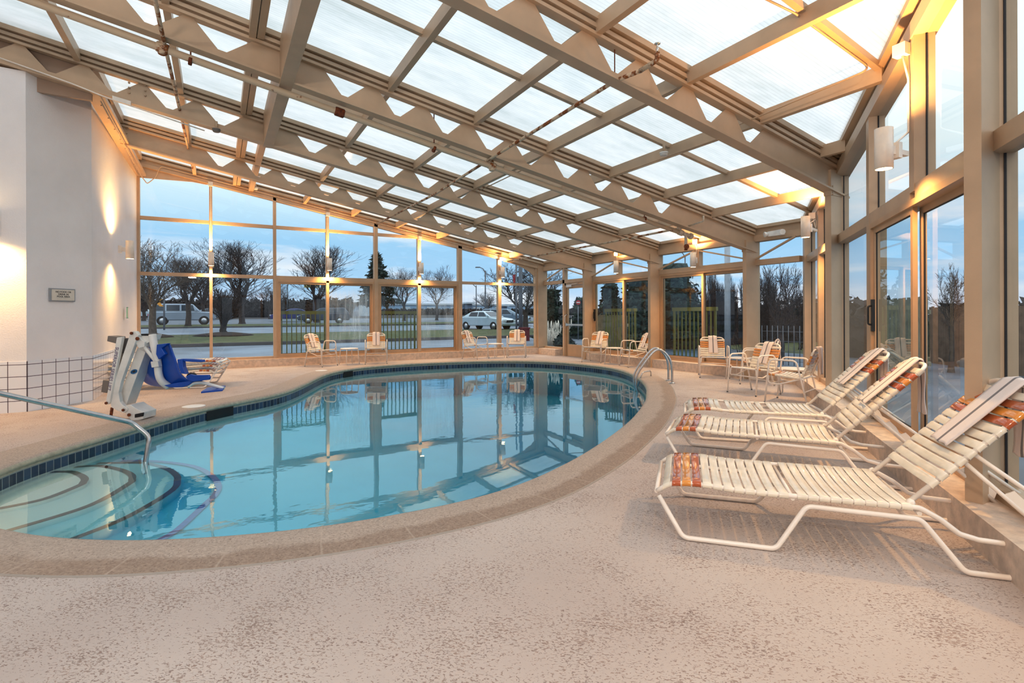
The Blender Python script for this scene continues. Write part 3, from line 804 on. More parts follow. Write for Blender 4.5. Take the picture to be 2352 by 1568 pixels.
# ------------------------------------------------------------------ roof: castellated rafters, purlins, glazing bars, translucent panels
def web_cutouts(xa, xb):
    return [(1.171 + .696 * k) for k in range(9)], [-.238 - .70 * k for k in range(8)]
def rafter(y, xa, xb, last, split=True):
    mb = MB()
    def slab(x0, x1, r0, r1, w, mat=0):
        mb.hexa([(x0, y - w / 2, roof(x0, r0)), (x1, y - w / 2, roof(x1, r0)), (x1, y + w / 2, roof(x1, r0)), (x0, y + w / 2, roof(x0, r0)),
                 (x0, y - w / 2, roof(x0, r1)), (x1, y - w / 2, roof(x1, r1)), (x1, y + w / 2, roof(x1, r1)), (x0, y + w / 2, roof(x0, r1))], mat)
    slab(xa, xb, 4.300, 4.325, .15)                        # bottom flange
    slab(xa, xb, 4.65, 4.685, .11)                         # top flange
    slab(xa, xb, 4.685, 4.715, .075, 1)                    # shadow groove of the glazing track
    slab(xa, xb, 4.715, 4.76, .13); slab(xa, xb, 4.76, 4.785, .10, 1); slab(xa, xb, 4.785, 4.85, .19)
    r, l = web_cutouts(xa, xb)
    if split: opens = [(x, .545) for x in r if x + .55 < last] + [(x, .60) for x in l if x > xa + .1]
    else: opens = [(x, .55) for x in [1.171 + .696 * k for k in range(-4, 9)] if xa + .9 < x and x + .55 < last]
    opens.sort()
    th = .014; zb, zt_ = 4.41, 4.655
    slab(xa, xb, 4.32, zb, th)
    segs = []; cur_b, cur_t = xa, xa
    for x, w in opens:
        segs.append((cur_b, x + w * .40, cur_t, x)); cur_b, cur_t = x + w * .55, x + w
    segs.append((cur_b, xb, cur_t, xb))
    for b0, b1, t0, t1 in segs:
        P = [(b0, zb), (b1, zb), (t1, zt_), (t0, zt_)]
        mb.hexa([(P[0][0], y - th / 2, roof(P[0][0], P[0][1])), (P[1][0], y - th / 2, roof(P[1][0], P[1][1])), (P[1][0], y + th / 2, roof(P[1][0], P[1][1])), (P[0][0], y + th / 2, roof(P[0][0], P[0][1])),
                 (P[3][0], y - th / 2, roof(P[3][0], P[3][1])), (P[2][0], y - th / 2, roof(P[2][0], P[2][1])), (P[2][0], y + th / 2, roof(P[2][0], P[2][1])), (P[3][0], y + th / 2, roof(P[3][0], P[3][1]))])
    return struct(mb.build('roof_rafter', [M['frame'], M['frame_dark']]))
def x3_old(y): return (S3 + E3 * ((S3.y - y) / -E3.y)).x
xe = {1.36: x3(1.36) + .05, 4.12: x3(4.12) + .05, 6.95: X2 - .1, 9.65: X2 - .1, 12.33: X2 - .1, -1.3: x3(-1.3)}
rafter(12.33, -1.62, xe[12.33], 7.3, False)
rafter(9.65, -6.3, xe[9.65], 7.3); rafter(6.95, -6.3, xe[6.95], 7.3); rafter(4.12, -6.3, xe[4.12], 5.9); rafter(1.36, -6.3, xe[1.36], 3.0)
rafter(-1.3, -6.3, xe[-1.3], -.5)
# bolts of the end plate and splice
mb = MB()
for i in range(3):
    for j in range(2): mb.lathe((-1.16 + j * .2, 9.642, roof(-1.16, 4.46) + i * .075), [(.016, 0), (.016, .014), (.007, .022)], 6, 0, (0, -1, 0))
for i in range(4): mb.lathe((-1.52, 12.322, roof(-1.5, 4.37) + i * .09), [(.014, 0), (.014, .012), (.006, .02)], 6, 0, (0, -1, 0))
struct(mb.build('rafter_bolts', M['frame']))
PX = [-5.54, -4.28, -3.02, -1.76, -.5, .36, 2.02, 3.28, 4.54, 5.80, 7.06, 8.32]
lines = [-1.3] + BY + [Y1 - .05]
def xlim(y0, y1): return -1.62 if y0 > 9.6 else -6.3
for y0, y1 in zip(lines, lines[1:]):
    for x in PX:
        if x < xlim(y0, y1): continue
        yy0 = y0 + .05
        if y0 < 5.9:                        # stop at the slanted wall
            yw = S3.y - (S3.x - x) / -E3.x * -E3.y
            yy0 = max(yy0, yw + .1)
            if yy0 > y1 - .15: continue
        mb = MB(); w = .075
        mb.box((x - w / 2, yy0, roof(x, 4.675)), (x + w / 2, y1 - .05, roof(x, 4.83)))
        if x == .36: mb.box((x + w / 2 + .01, yy0, roof(x, 4.68)), (x + w / 2 + .09, y1 - .05, roof(x, 4.83)))
        struct(mb.build('ceiling_purlin', M['frame']))
    if y1 > 9.7:
        mb = MB(); mb.box((.68, y0 + .02, roof(.73, 4.64)), (.79, y1 - .02, roof(.73, 4.83))); struct(mb.build('ceiling_purlin', M['frame']))
    # glazing bar half way along the bay
    ym = (y0 + y1) / 2 + (.1 if y0 > 12 else 0.02); xl_ = .81 if y0 < 9.6 else .81; xr_ = X2 - .1 if ym > 5.9 else x3(ym) - .05
    mb = MB(); xa = .81
    if xr_ > xa + .2:
        mb.hexa([(xa, ym - .03, roof(xa, 4.785)), (xr_, ym - .03, roof(xr_, 4.785)), (xr_, ym + .03, roof(xr_, 4.785)), (xa, ym + .03, roof(xa, 4.785)),
                 (xa, ym - .03, roof(xa, 4.85)), (xr_, ym - .03, roof(xr_, 4.85)), (xr_, ym + .03, roof(xr_, 4.85)), (xa, ym + .03, roof(xa, 4.85))])
        struct(mb.build('glazing_bar', M['frame']))
mb = MB(); mb.box((.66, -1.2, roof(.73, 4.285)), (.81, 9.72, roof(.73, 4.80))); struct(mb.build('ridge_strut', M['frame']))
# translucent sheets: one ceiling object, sheets between rafters
mb = MB()
def clip(poly):                              # keep the room side of the slanted wall
    out = []
    f = lambda p: (V((p[0], p[1], 0)) - S3).dot(N3) + .05
    for i in range(len(poly)):
        p, q = poly[i], poly[(i + 1) % len(poly)]; a, b = f(p), f(q)
        if a >= 0: out.append(p)
        if (a < 0) != (b < 0):
            k = a / (a - b); out.append((p[0] + (q[0] - p[0]) * k, p[1] + (q[1] - p[1]) * k))
    return out
for y0, y1 in zip([-2.2] + lines, lines + [Y1 + .1]):
    xs = [xlim(y0, y1), .73, X2 + .1]
    if y0 >= Y1 - .1: xs[0] = -1.62
    for xa, xb in zip(xs, xs[1:]):
        P = clip([(xa, y0), (xb, y0), (xb, y1), (xa, y1)])
        if len(P) > 2: mb.poly([(x, y, roof(x, 4.86)) for x, y in P])
struct(mb.build('ceiling', M['panel'], recalc=False))
# ------------------------------------------------------------------ strap furniture
def strap_across(mb, a, b, r, w, along, mat, sag=0.0, nrm=(0, 0, 1)):
    """flat vinyl strap wrapped round two tubes centred at a and b; along = tube direction"""
    a, b, al, nm = V(a), V(b), V(along).normalized(), V(nrm).normalized()
    ac = (b - a).normalized(); hw = w / 2; t = .004
    prof = []
    for k in range(7):                      # round the far tube a
        an = -pi / 2 - pi * k / 6
        prof.append(a + (ac * cos(an) - nm * sin(an) * 1) * (r + t) if False else a + (ac * -sin(pi * k / 6) + nm * cos(pi * k / 6) * -1) * (r + t))
    up = []
    for k in range(7): up.append(a + (-ac * sin(pi * k / 6) - nm * cos(pi * k / 6)) * (r + t))
    n = 6
    for k in range(1, n):
        f = k / n; up.append(a + (b - a) * f + nm * (r + t - sag * 4 * f * (1 - f)))
    for k in range(7): up.append(b + (ac * sin(pi * k / 6) + nm * cos(pi * k / 6)) * (r + t))
    rows = [[p + al * hw * x - nm * (0.0025 if abs(x) == 1 else 0) for x in (-1, -.7, 0, .7, 1)] for p in up]
    mb.grid(rows, mat, True)
    und = [a + (b - a) * (k / n) + nm * (r - .001 - sag * 4 * (k / n) * (1 - k / n)) for k in range(n + 1)]
    mb.grid([[p - al * hw, p + al * hw] for p in und], mat, True)

def towel(parent_loc, rz, pts, w, label, group, rnd=0.0, xoff=0.0, skew=0.0):
    """cloth strip following local (y,z) points, width w along local x"""
    mb = MB(); P = catmull([(0, y, z) for y, z in pts], 5, False); rr = random.Random(int(rnd * 1000) + 3)
    rows, uvs = [], []
    N = len(P)
    for i, p in enumerate(P):
        f = i / (N - 1); row = []; uv = []
        for k in range(9):
            v = k / 8; wv = .004 * sin(v * 9 + f * 7 + rnd * 5) + .003 * sin(f * 23 + v * 4)
            row.append(V((xoff + skew * (f - .5) + (v - .5) * w * (1 + .07 * sin(f * 6 + rnd)), p.y + wv, p.z + wv))); uv.append((f, v))
        rows.append(row); uvs.append(uv)
    mb.grid(rows, 0, True, uvs)
    o = mb.build('towel', M['towel'], None, parent_loc, rz, recalc=False)
    s = o.modifiers.new('thick', 'SOLIDIFY'); s.thickness = .009; s.offset = 1
    tag(o, label, 'towel', group); return o

# ---- dining chair (front faces local -Y)
def make_chair():
    root = empty('dining_chair', (0, 0, 0)); r = .0125
    for s in (-1, 1):
        mb = MB(); x = s * .285
        P = fillet([(x * .99, -.30, .008), (x, -.235, .645), (x, .13, .645), (x * 1.0, .275, .008)], .085, 6)
        mb.tube(P, r, 8); mb.build('leg_loop', M['white_metal'], root)
    mb = MB()
    seat = fillet([(-.25, -.255, .425), (-.25, .20, .385), (.25, .20, .385), (.25, -.255, .425)], .03, 3, True)
    mb.tube(seat, r, 8, True)
    for s in (-1, 1):
        mb.tube([(s * .25, -.22, .422), (s * .283, -.232, .46)], .009, 6); mb.tube([(s * .25, .17, .387), (s * .283, .235, .37)], .009, 6)
        # loop hanging under the seat on each side
        mb.tube(fillet([(s * .25, -.25, .42), (s * .262, -.262, .30), (s * .262, -.12, .285), (s * .25, .19, .385)], .04, 4), .010, 8)
    mb.tube([(-.265, -.21, .292), (.265, -.21, .292)], .010, 8)
    mb.tube([(-.275, .235, .20), (.275, .235, .20)], .010, 8)
    mb.build('seat_frame', M['white_metal'], root)
    bx = .235; a = Vb0 = V((0, .185, .39)); d = V((0, .165, .42)); dn = d.normalized(); top = Vb0 + d * 1.0
    mb = MB()
    mb.tube(fillet([(-bx, Vb0.y, Vb0.z), (-bx, top.y, top.z), (bx, top.y, top.z), (bx, Vb0.y, Vb0.z)], .09, 6), r, 8)
    mb.build('back_frame', M['white_metal'], root)
    mb = MB(); ys = [-.235, -.185, -.135, -.085, -.035, .015, .065, .115, .165]
    for i, y in enumerate(ys):
        z = .425 - (y + .255) * .088
        strap_across(mb, (-.25, y, z), (.25, y, z), r, .040, (0, 1, -.088), 1 if i < 2 else 0, .012)
    mb.build('seat', [M['strap_white'], M['strap_tan']], root)
    mb = MB(); L = d.length; nrm = V((0, -dn.z, dn.y)); k = 8
    for i in range(k):
        f = .07 + i * .048
        c = top - dn * f * 1.0
        if i == 0: c = top - dn * .062
        strap_across(mb, (bx, c.y, c.z), (-bx, c.y, c.z), r, .040, dn, 1 if 1 <= i <= 3 else 0, .01, nrm)
    mb.build('backrest', [M['strap_white'], M['strap_tan']], root)
    for s in (-1, 1):
        for y in (-.30, .275): mb = MB(); mb.lathe((s * .283, y, 0), [(.013, 0), (.0145, .004), (.0135, .018)], 8); mb.build('foot_cap', M['grey_dark'], root)
    return root
CH_T = (.35, .81)
def chair_towel(loc, rz, label, k, xoff=0, skew=0):
    # front flap on the backrest, over the top tube, tail behind
    top = V((0, .35, .81)); dn = V((0, .165, .42)).normalized(); nf = V((0, -dn.z, dn.y)) * .024
    pts = []
    for f in (.36, .25, .12, .03): q = top - dn * f + nf; pts.append((q.y, q.z))
    pts += [(top.y - .004, top.z + .026), (top.y + .022, top.z + .008)]
    for f in (.10, .22, .36): pts.append((top.y + .030 + f * .03, top.z - f))
    return towel(loc, rz, pts, .185, label, 'towels over the dining chairs', k, xoff, skew)
def face_to(v): return atan2(v[1], v[0]) + pi / 2     # local -Y points along v
def cam_dir(p): return V((-p[0], -p[1], 0)).normalized()
def rot2(v, deg): a = radians(deg); return V((v.x * cos(a) - v.y * sin(a), v.x * sin(a) + v.y * cos(a), 0))
# chair: centre, turn from facing the camera (positive = clockwise seen from above when facing us -> its right), label
CHAIRS = [((2.33, 14.38), 48, 'white strap armchair left of the low table under the wide sliding door'),
          ((3.77, 14.34), 0, 'white strap armchair squarely facing the pool between the two gable sliding doors'),
          ((6.77, 14.34), 52, 'white strap armchair angled toward its table below the silver parked saloon'),
          ((8.15, 14.23), -4, 'white strap armchair facing out beside the glazed corner column'),
          ((9.13, 11.52), -24, 'white strap armchair angled away from the exit door side of its table'),
          ((9.19, 10.02), -66, 'white strap armchair seen side-on right behind the pool ladder'),
          ((9.12, 7.55), 4, 'white strap armchair facing us in front of the white outdoor pole'),
          ((8.95, 6.40), -88, 'white strap armchair farthest back in the right-hand cluster, seen in profile'),
          ((7.78, 5.62), -40, 'white strap armchair in the middle of the cluster with its tan back straps showing'),
          ((7.45, 4.74), -106, 'white strap armchair nearest the loungers, turned away with its towel hanging behind')]
base = make_chair()
CH = []
for i, (p, a, lab) in enumerate(CHAIRS):
    o = base if i == 0 else copy_tree(base)
    v = rot2(cam_dir(p), a); rz = face_to(v)
    o.location = (p[0], p[1], 0); o.rotation_euler = (0, 0, rz); tag(o, lab, 'chair', 'strap armchairs round the pool'); CH.append((o, rz))
TW = ['striped towel over the armchair left of the low table under the wide sliding door', 'striped towel hung dead centre on the armchair between the two gable doors', 'striped towel on the angled armchair below the silver parked saloon',
      'striped towel on the armchair beside the glazed corner column', 'striped towel on the armchair angled away from the exit door', 'striped towel trailing behind the side-on armchair behind the pool ladder',
      'striped towel on the armchair in front of the white outdoor pole', 'striped towel dangling behind the profile armchair at the back of the cluster', 'striped towel across the tan-strapped armchair in the middle of the cluster', 'striped towel hanging behind the armchair nearest the loungers']
for i, ((o, rz), lab) in enumerate(zip(CH, TW)):
    chair_towel(o.location.copy(), rz, lab, i * .37, (.0, .0, .0, .0, .02, 0, .01, 0, .02, .05)[i], (.02, 0, .03, 0, .05, .0, -.01, 0, .06, 0)[i])

# ---- small round-cornered side table
def make_table():
    root = empty('side_table', (0, 0, 0))
    mb = MB(); pts = [(.20 * (1 if c > 0 else -1) * abs(c) ** .7, .20 * (1 if s > 0 else -1) * abs(s) ** .7, .418) for c, s in ((cos(2 * pi * k / 28), sin(2 * pi * k / 28)) for k in range(28))]
    mb.prism(pts, (0, 0, .018)); mb.tube([(x * 1.02, y * 1.02, .427) for x, y, z in pts], .012, 6, True); mb.build('table_top', M['white_metal'], root)
    for s in (-1, 1):
        for q in (-1, 1):
            mb = MB(); mb.tube(fillet([(s * .10, q * .10, .41), (s * .165, q * .165, .41), (s * .19, q * .19, .004)], .05, 4), .0115, 8); mb.build('leg', M['white_metal'], root)
    return root
TABLES = [((3.06, 14.40), .3, 'low white side table between the two armchairs under the left sliding door'), ((7.45, 14.30), .2, 'low white side table beside the corner armchairs on the gable side'),
          ((9.16, 10.78), .5, 'low white side table between the armchairs behind the pool ladder'), ((9.22, 6.98), .1, 'low white side table against the column right of the lone armchair'),
          ((8.12, 5.16), .4, 'white side table boxed in between the clustered armchairs')]
tb = make_table()
for i, (p, a, lab) in enumerate(TABLES):
    o = tb if i == 0 else copy_tree(tb)
    o.location = (p[0], p[1], 0); o.rotation_euler = (0, 0, a); tag(o, lab, 'table', 'side tables among the armchairs')

# ---- chaise lounge: local y runs from foot to head
LW = .325
def bed_z(y):
    return .300 + .018 * math.exp(-((y - .22) / .16) ** 2) - .05 * max(0, (.10 - y) / .10) ** 1.5
BACK_A = radians(45.5)
def make_lounger(missing=(), flat=False):
    root = empty('chaise_lounge', (0, 0, 0)); r = .014
    HY_ = 1.31; ang = radians(3) if flat else BACK_A
    mb = MB()
    for s in (-1, 1):
        x = s * LW
        rail = [(x, y, bed_z(y)) for y in (.0, .05, .1, .2, .3, .45, .7, 1.0, 1.25, 1.33)] + [(x, 1.42, .25), (x, 1.50, .185), (x, 1.58, .165), (x, 1.90, .15), (x, 1.955, .15)]
        mb.tube(fillet(rail, .05, 3), r, 8)
    mb.tube([(-LW, 0, bed_z(0)), (LW, 0, bed_z(0))], r, 8); mb.tube([(-LW, 1.955, .15), (LW, 1.955, .15)], r, 8)
    mb.tube([(-LW, .735, .285), (LW, .735, .285)], .012, 8); mb.tube([(-LW, 1.33, .27), (LW, 1.33, .27)], .012, 8)
    mb.build('bed_frame', M['white_metal'], root)
    for s in (-1, 1):
        x, xb = s * (LW + .012), s * (LW + .06)
        mb = MB()
        P = [(x, .012, bed_z(0) - .02), (xb, .15, .016), (xb, .64, .016), (x, .80, .255), (x, 1.33, .245), (xb, 1.50, .016), (xb, 1.84, .016), (x, 1.955, .15)]
        mb.tube(fillet(P, .06, 5), .0145, 8); mb.build('leg_runner', M['white_metal'], root)
    mb = MB(); ys = []
    y = .055
    for i in range(12): ys.append(y); y += .0575
    y = .78
    for i in range(10): ys.append(y); y += .0545
    for i, y in enumerate(ys):
        if i in missing: continue
        z = bed_z(y); sl = (bed_z(y + .01) - bed_z(y - .01)) / .02
        strap_across(mb, (-LW, y, z), (LW, y, z), r, .048, (0, 1, sl), 1 if i in (1, 3) else (2 if i == 2 else 0), .016)
    mb.build('seat', [M['strap_white'], M['strap_rust'], M['strap_gold']], root)
    d = V((0, cos(ang), sin(ang))); h = V((0, HY_ - .01, .315)); L = .86; bw = LW - .045; nrm = V((0, -sin(ang), cos(ang))); top = h + d * L
    mb = MB(); mb.tube(fillet([h + V((-bw, 0, 0)), top + V((-bw, 0, 0)), top + V((bw, 0, 0)), h + V((bw, 0, 0))], .12, 7), r, 8)
    for s in (-1, 1): mb.lathe(h + V((s * (bw + .005), 0, 0)), [(.02, 0), (.02, .02), (.008, .026)], 8, 0, (s, 0, 0))
    mb.build('back_frame', M['white_metal'], root)
    mb = MB()
    for i in range(12):
        c = h + d * (L - .075 - i * .0575)
        strap_across(mb, c + V((-bw, 0, 0)), c + V((bw, 0, 0)), r, .048, d, 1 if i in (1, 3) else (2 if i == 2 else 0), .014, nrm)
    mb.build('backrest', [M['strap_white'], M['strap_rust'], M['strap_gold']], root)
    if not flat:
        for s in (-1, 1):
            mb = MB(); a = h + d * .34 + V((s * (bw - .05), 0, 0)) - nrm * .02; b = V((s * (bw - .05), 1.93, .175))
            mb.tube([a, b], .011, 8)
            mb.tube([h + d * .40 + V((s * (bw - .05), 0, 0)) - nrm * .02, V((s * (bw - .05), 2.02, .26))], .011, 8)
            dd = (b - a).normalized(); up = V((0, -dd.z, dd.y)) * -1
            q = a.lerp(b, .45)
            mb.prism([q, q + dd * .24, q + dd * .24 + V((0, .02, .06)), q + dd * .16 + V((0, .0, .045)), q + dd * .13 + V((0, .0, .07)), q + dd * .04 + V((0, .02, .055))], (.006 * s, 0, 0))
            mb.build('back_stay', M['white_metal'], root)
    return root
LD = V((.65, -.76, 0)).normalized()
def lrot(v): return atan2(v.y, v.x) - pi / 2
LOUNGE = [((2.545, 2.545), -47.6, 'nearest chaise lounge in the front row, its head cut off by the picture edge', ()),
          ((3.72, 3.575), -53.0, 'middle of the three white strap chaise lounges, rust and gold straps bright', ()),
          ((4.60, 4.20), -47.0, 'farthest of the three upright chaise lounges, with two straps missing from its seat', (6, 13))]
proto = None
for i, (p, az, lab, miss) in enumerate(LOUNGE):
    o = make_lounger(miss) if miss else (make_lounger() if proto is None else copy_tree(proto))
    if proto is None: proto = o
    o.location = (p[0], p[1], 0); rz = radians(az) - pi / 2; o.rotation_euler = (0, 0, rz); tag(o, lab, 'lounge chair', 'chaise lounges by the slanted glass wall')
    d = V((0, cos(BACK_A), sin(BACK_A))); h = V((0, 1.30, .315)); nrm = V((0, -sin(BACK_A), cos(BACK_A))); top = h + d * .86
    pts = [((h + d * f + nrm * .026).y, (h + d * f + nrm * .026).z) for f in (.36, .48, .62, .75, .845)]
    pts += [((top + nrm * .022 + d * .012).y, (top + nrm * .022 + d * .012).z), ((top + d * .022 - nrm * .004).y, (top + d * .022 - nrm * .004).z)]
    pts += [(top.y + .022, top.z - f) for f in (.08, .2, .32, .40)]
    towel(o.location.copy(), rz, pts, .20, ('striped towel laid down the back of the nearest chaise lounge', 'striped towel laid down the back of the middle chaise lounge, tail hanging behind', 'striped towel laid down the back of the farthest upright chaise lounge')[i],
          'towels on the chaise lounges', i * .5 + .1, 0, (-.02, .02, .01)[i])
# stacked loungers behind the pool lift: folded flat, heads leaning toward the white wall
sa, sb = pz(505, 884, 0), V((-1.28, 11.75, 0))
az = atan2((sb - sa).y, (sb - sa).x)
fl = make_lounger((), True)
for k in range(3):
    o = fl if k == 0 else copy_tree(fl)
    o.location = (sa.x + .05 * k, sa.y + .02 * k, .085 * k); o.rotation_euler = (0, 0, az - pi / 2)
    tag(o, ('bottom chaise lounge of the flat stack behind the pool lift', 'middle chaise lounge of the flat stack behind the pool lift', 'top chaise lounge of the flat stack behind the pool lift')[k], 'lounge chair', 'flat stacked chaise lounges')
# ------------------------------------------------------------------ wall lamps, pipes, rails, lift, signs
WARM = (1.0, .56, .19)
def lamp(name, loc, direction, power, size=radians(150), blend=.8, r=.045, col=WARM):
    L = bpy.data.lights.new(name, 'SPOT'); L.energy = power; L.color = col; L.spot_size = size; L.spot_blend = blend; L.shadow_soft_size = r
    o = bpy.data.objects.new(name, L); COL.objects.link(o); o.location = loc
    o.rotation_euler = V(direction).to_track_quat('-Z', 'Y').to_euler(); return o
def sconce(c, back, reach, label, up=170, down=95, conduit=None, rise=None):
    """cylinder up/down light centred at c; back = unit vector toward its mount"""
    c, bk = V(c), V(back).normalized(); R, H = .066, .33
    root = empty('wall_lamp', (c.x, c.y, c.z - H / 2)); tag(root, label, 'wall lamp', 'cylinder up-and-down wall lamps')
    mb = MB(); n = 20
    prof_o = [(R, -H / 2), (R, H / 2)]
    ro = []
    for r_, z in [(R - .006, -H / 2 + .05), (R - .006, -H / 2), (R, -H / 2), (R, H / 2), (R - .006, H / 2), (R - .006, H / 2 - .05)]:
        ro.append([mb.vert(c + V((cos(2 * pi * k / n) * r_, sin(2 * pi * k / n) * r_, z))) for k in range(n)])
    for A, B in zip(ro, ro[1:]):
        for k in range(n): mb.face((A[k], A[(k + 1) % n], B[(k + 1) % n], B[k]), 0, True)
    part(mb, 'lamp_body', M['sconce'], root)
    for z in (-H / 2 + .002, H / 2 - .002):
        mb = MB(); mb.face([mb.vert(c + V((cos(2 * pi * k / n) * (R - .007), sin(2 * pi * k / n) * (R - .007), z))) for k in range(n)]); part(mb, 'bulb', M['bulb'], root)
    mb = MB(); side = bk.cross(ZUP)
    mb.obox(c + bk * (R + .03), bk * .035, side * .028, ZUP * .035); mb.obox(c + bk * (R + .08), bk * .025, side * .05, ZUP * .065)
    if reach > .14: mb.obox(c + bk * (R + reach / 2), bk * reach / 2, side * .02, ZUP * .02)
    part(mb, 'mounting_arm', M['sconce'], root)
    if rise:
        mb = MB(); P = [c + bk * (R + .085) + ZUP * .06] + [V(q) for q in rise]
        mb.tube(fillet(P, .04, 3), .009, 6); q = V(rise[-1]); mb.obox(q, side * .05, bk * .04, ZUP * .05)
        part(mb, 'conduit', M['sconce'], root)
    if down: lamp('lamp_down', c - ZUP * (H / 2 + .01), (0, 0, -1), down)
    if up: lamp('lamp_up', c + ZUP * (H / 2 + .01), (0, 0, 1), up)
    return root
Ys = Y1 - .23
for xpx, y0, y1, k in ((485, 578, 612, 0), (757, 592, 622, 1), (968, 604, 629, 2), (1155, 613, 637, 3)):
    m = py(xpx, (y0 + y1) / 2, Ys); xm = (mu[(1, 3, 5, 7)[k]][0] + mu[(1, 3, 5, 7)[k]][1]) / 2
    sconce(m, (0, 1, 0), .10, ('lit white cylinder lamp on the first slim mullion of the gable glass', 'lit white cylinder lamp above the left sliding door', 'lit white cylinder lamp above the right gable sliding door', 'lit white cylinder lamp on the last mullion before the corner')[k],
           rise=[(xm, Y1 - .09, m.z + .3), (xm, Y1 - .09, gz(xm) - .14), (xm, Y1 - .13, gz(xm) - .01)])
for xpx, y0, y1, k in ((1415, 598, 628, 0), (1592, 582, 611, 1)):
    m = px(xpx, (y0 + y1) / 2, X2 - .34); ym = WB.t((1424, 1607)[k], 0)
    sconce(m, V((X2 - .1 - m.x, ym - m.y, 0)), .16, ('lit white cylinder lamp over the sliding door beside the exit', 'lit white cylinder lamp over the sliding door with the green railing')[k],
           rise=[(X2 - .1, ym, m.z + .2), (X2 - .1, ym, HB + .05), (X2 - .14, ym, HB + .18)])
m = V((-1.66 + .235, 11.87, 2.545)); sconce(m, (-1, 0, 0), .1, 'lit white cylinder lamp on the white side wall next to the gable glass')
m = V((-2.69, 9.60 - .24, 2.60)); sconce(m, (0, 1, 0), .1, 'lit white cylinder lamp cut by the left picture edge', up=0, down=110)
def sc3(t, d, z, lab, up, down, xm):
    c = WC.p(t, z, d); tm_ = xm
    bk = WC.p(tm_, z, .09) - c
    zt3 = roof(r3(tm_), 4.60)
    sconce(c, bk, max(.1, bk.length - .14), lab, up, down, rise=[WC.p(tm_, z + .2, .11), WC.p(tm_, zt3 - .35, .11), WC.p(tm_, zt3 - .1, .16)])
q = ppl(2030, 342, S3 + N3 * .36, N3); sc3((q - S3).dot(E3), .36, q.z, 'large lit white cylinder lamp on the slanted wall above the sliding door', 170, 100, tm5)
q = ppl(1850, 521, S3 + N3 * .34, N3); sc3((q - S3).dot(E3), .34, q.z, 'lit white cylinder lamp by the emergency light near the bent corner', 180, 100, 1.35)
for tt, xm in ((9.96, 9.96),):  # extra lamp, added out of view to lift the deck and white walls
    c = WC.p(tt, 2.75, .30); sc3(tt, .30, 2.75, 'white cylinder lamp added out of view on the slanted wall beside the camera', 110, 60, xm)

# flood lamps added on the wall behind the camera to brighten deck and white walls
def fill(x, z, aim, power, lab):
    root = empty('fill_light', (x, -2.0, z)); tag(root, lab, 'flood light'); mb = MB(); mb.box((x - .2, -2.12, z - .03), (x + .2, -1.96, z + .22)); part(mb, 'housing', M['white_paint'], root)
    L = bpy.data.lights.new('fill', 'AREA'); L.shape = 'RECTANGLE'; L.size = .36; L.size_y = .2; L.energy = power; L.color = (1, .94, .88); o = bpy.data.objects.new('fill', L); COL.objects.link(o); o.location = (x, -1.93, z + .1); o.rotation_euler = V(aim).to_track_quat('-Z', 'Y').to_euler()
fill(-4.6, 3.3, (.25, 1, -.10), 85, 'white flood light added out of view, high on the back wall at the left'); fill(-1.2, 3.3, (.1, 1, -.10), 85, 'white flood light added out of view, high on the back wall at the right')

# emergency light on the header
e0 = px(1787, 536, X2 - .10); root = empty('emergency_light', (e0.x, e0.y, e0.z - .06)); tag(root, 'white emergency light unit on the header above the tree window', 'emergency light')
mb = MB(); mb.prism([(e0.x, e0.y - .15, e0.z - .05), (e0.x, e0.y + .16, e0.z - .045), (e0.x, e0.y + .17, e0.z + .05), (e0.x, e0.y - .14, e0.z + .06)], (-.09, 0, 0)); part(mb, 'housing', M['white_paint'], root)
for s in (-1, 1):
    mb = MB(); mb.lathe((e0.x - .09, e0.y + s * .15, e0.z), [(.02, 0), (.045, .03), (.055, .07), (.05, .075)], 14, 0, (-.8, s * .6, -.1)); part(mb, 'lamp_head', M['lens'], root)

# heat detectors
for (x, y, Yp, lab, dn) in ((497, 299, 9.6, 'round heat detector under the second rafter near the rusty pipe', 0), (1525, 353, 5.45, 'round white heat detector on the glazing bar crossing near the roof middle', 1), (587, 433, Y1 - .25, 'small square detector hanging at the gable rafter below the strut', 2)):
    p = py(x, y, Yp); root = empty('heat_detector', p); tag(root, lab, 'detector')
    mb = MB(); mb.lathe((0, 0, -.03), [(.045, 0), (.055, .012), (.055, .03), (.062, .035), (.062, .05)], 18); mb.build('cap', M['grey_box'] if dn == 0 else M['lens'], root)
    mb = MB(); mb.lathe((0, 0, .02), [(.02, 0), (.02, .12 if dn != 2 else .08)], 10); mb.build('bracket', M['frame'], root)

# thin conduit along the second rafter with its box
mb = MB(); P = [py(0, 133, 9.55), py(165, 192, 9.55), py(240, 222, 9.55), py(300, 243, 9.55), py(470, 300, 9.55)]; mb.tube(P, .010, 6); mb.obox(py(280, 232, 9.53), (.11, 0, -.02), (0, .03, 0), (0, 0, .03))
o = mb.build('conduit', M['sconce']); tag(o, 'thin white conduit with a junction box under the second rafter', 'conduit')
mb = MB(); P = [(-1.52, 9.78, 4.52), (-1.52, 14.55, 4.50), (-1.45, 14.87, 4.42), (-1.3, 14.93, 4.6), (-1.2, 14.93, roof(-1.2, 4.67)), (-.2, 14.93, roof(-.2, 4.67)), (3.0, 14.93, roof(3.0, 4.67)), (9.3, 14.93, roof(9.3, 4.67))]
mb.tube(fillet(P, .08, 4), .010, 6); o = mb.build('conduit', M['frame']); tag(o, 'tan conduit running along the ledger and down the gable rafter', 'conduit')
RN = V((SL, 0, 1))
rp = lambda x, y, r: ppl(x, y, V((0, 0, r)), RN)
mb = MB(); mb.tube(fillet([rp(1640, -60, 4.765), rp(1825, 30, 4.765), rp(1993, 152, 4.765), rp(1988, 163, 4.66), rp(1850, 222, 4.66), rp(1722, 276, 4.66), rp(1640, 310, 4.66)], .10, 4), .010, 6)
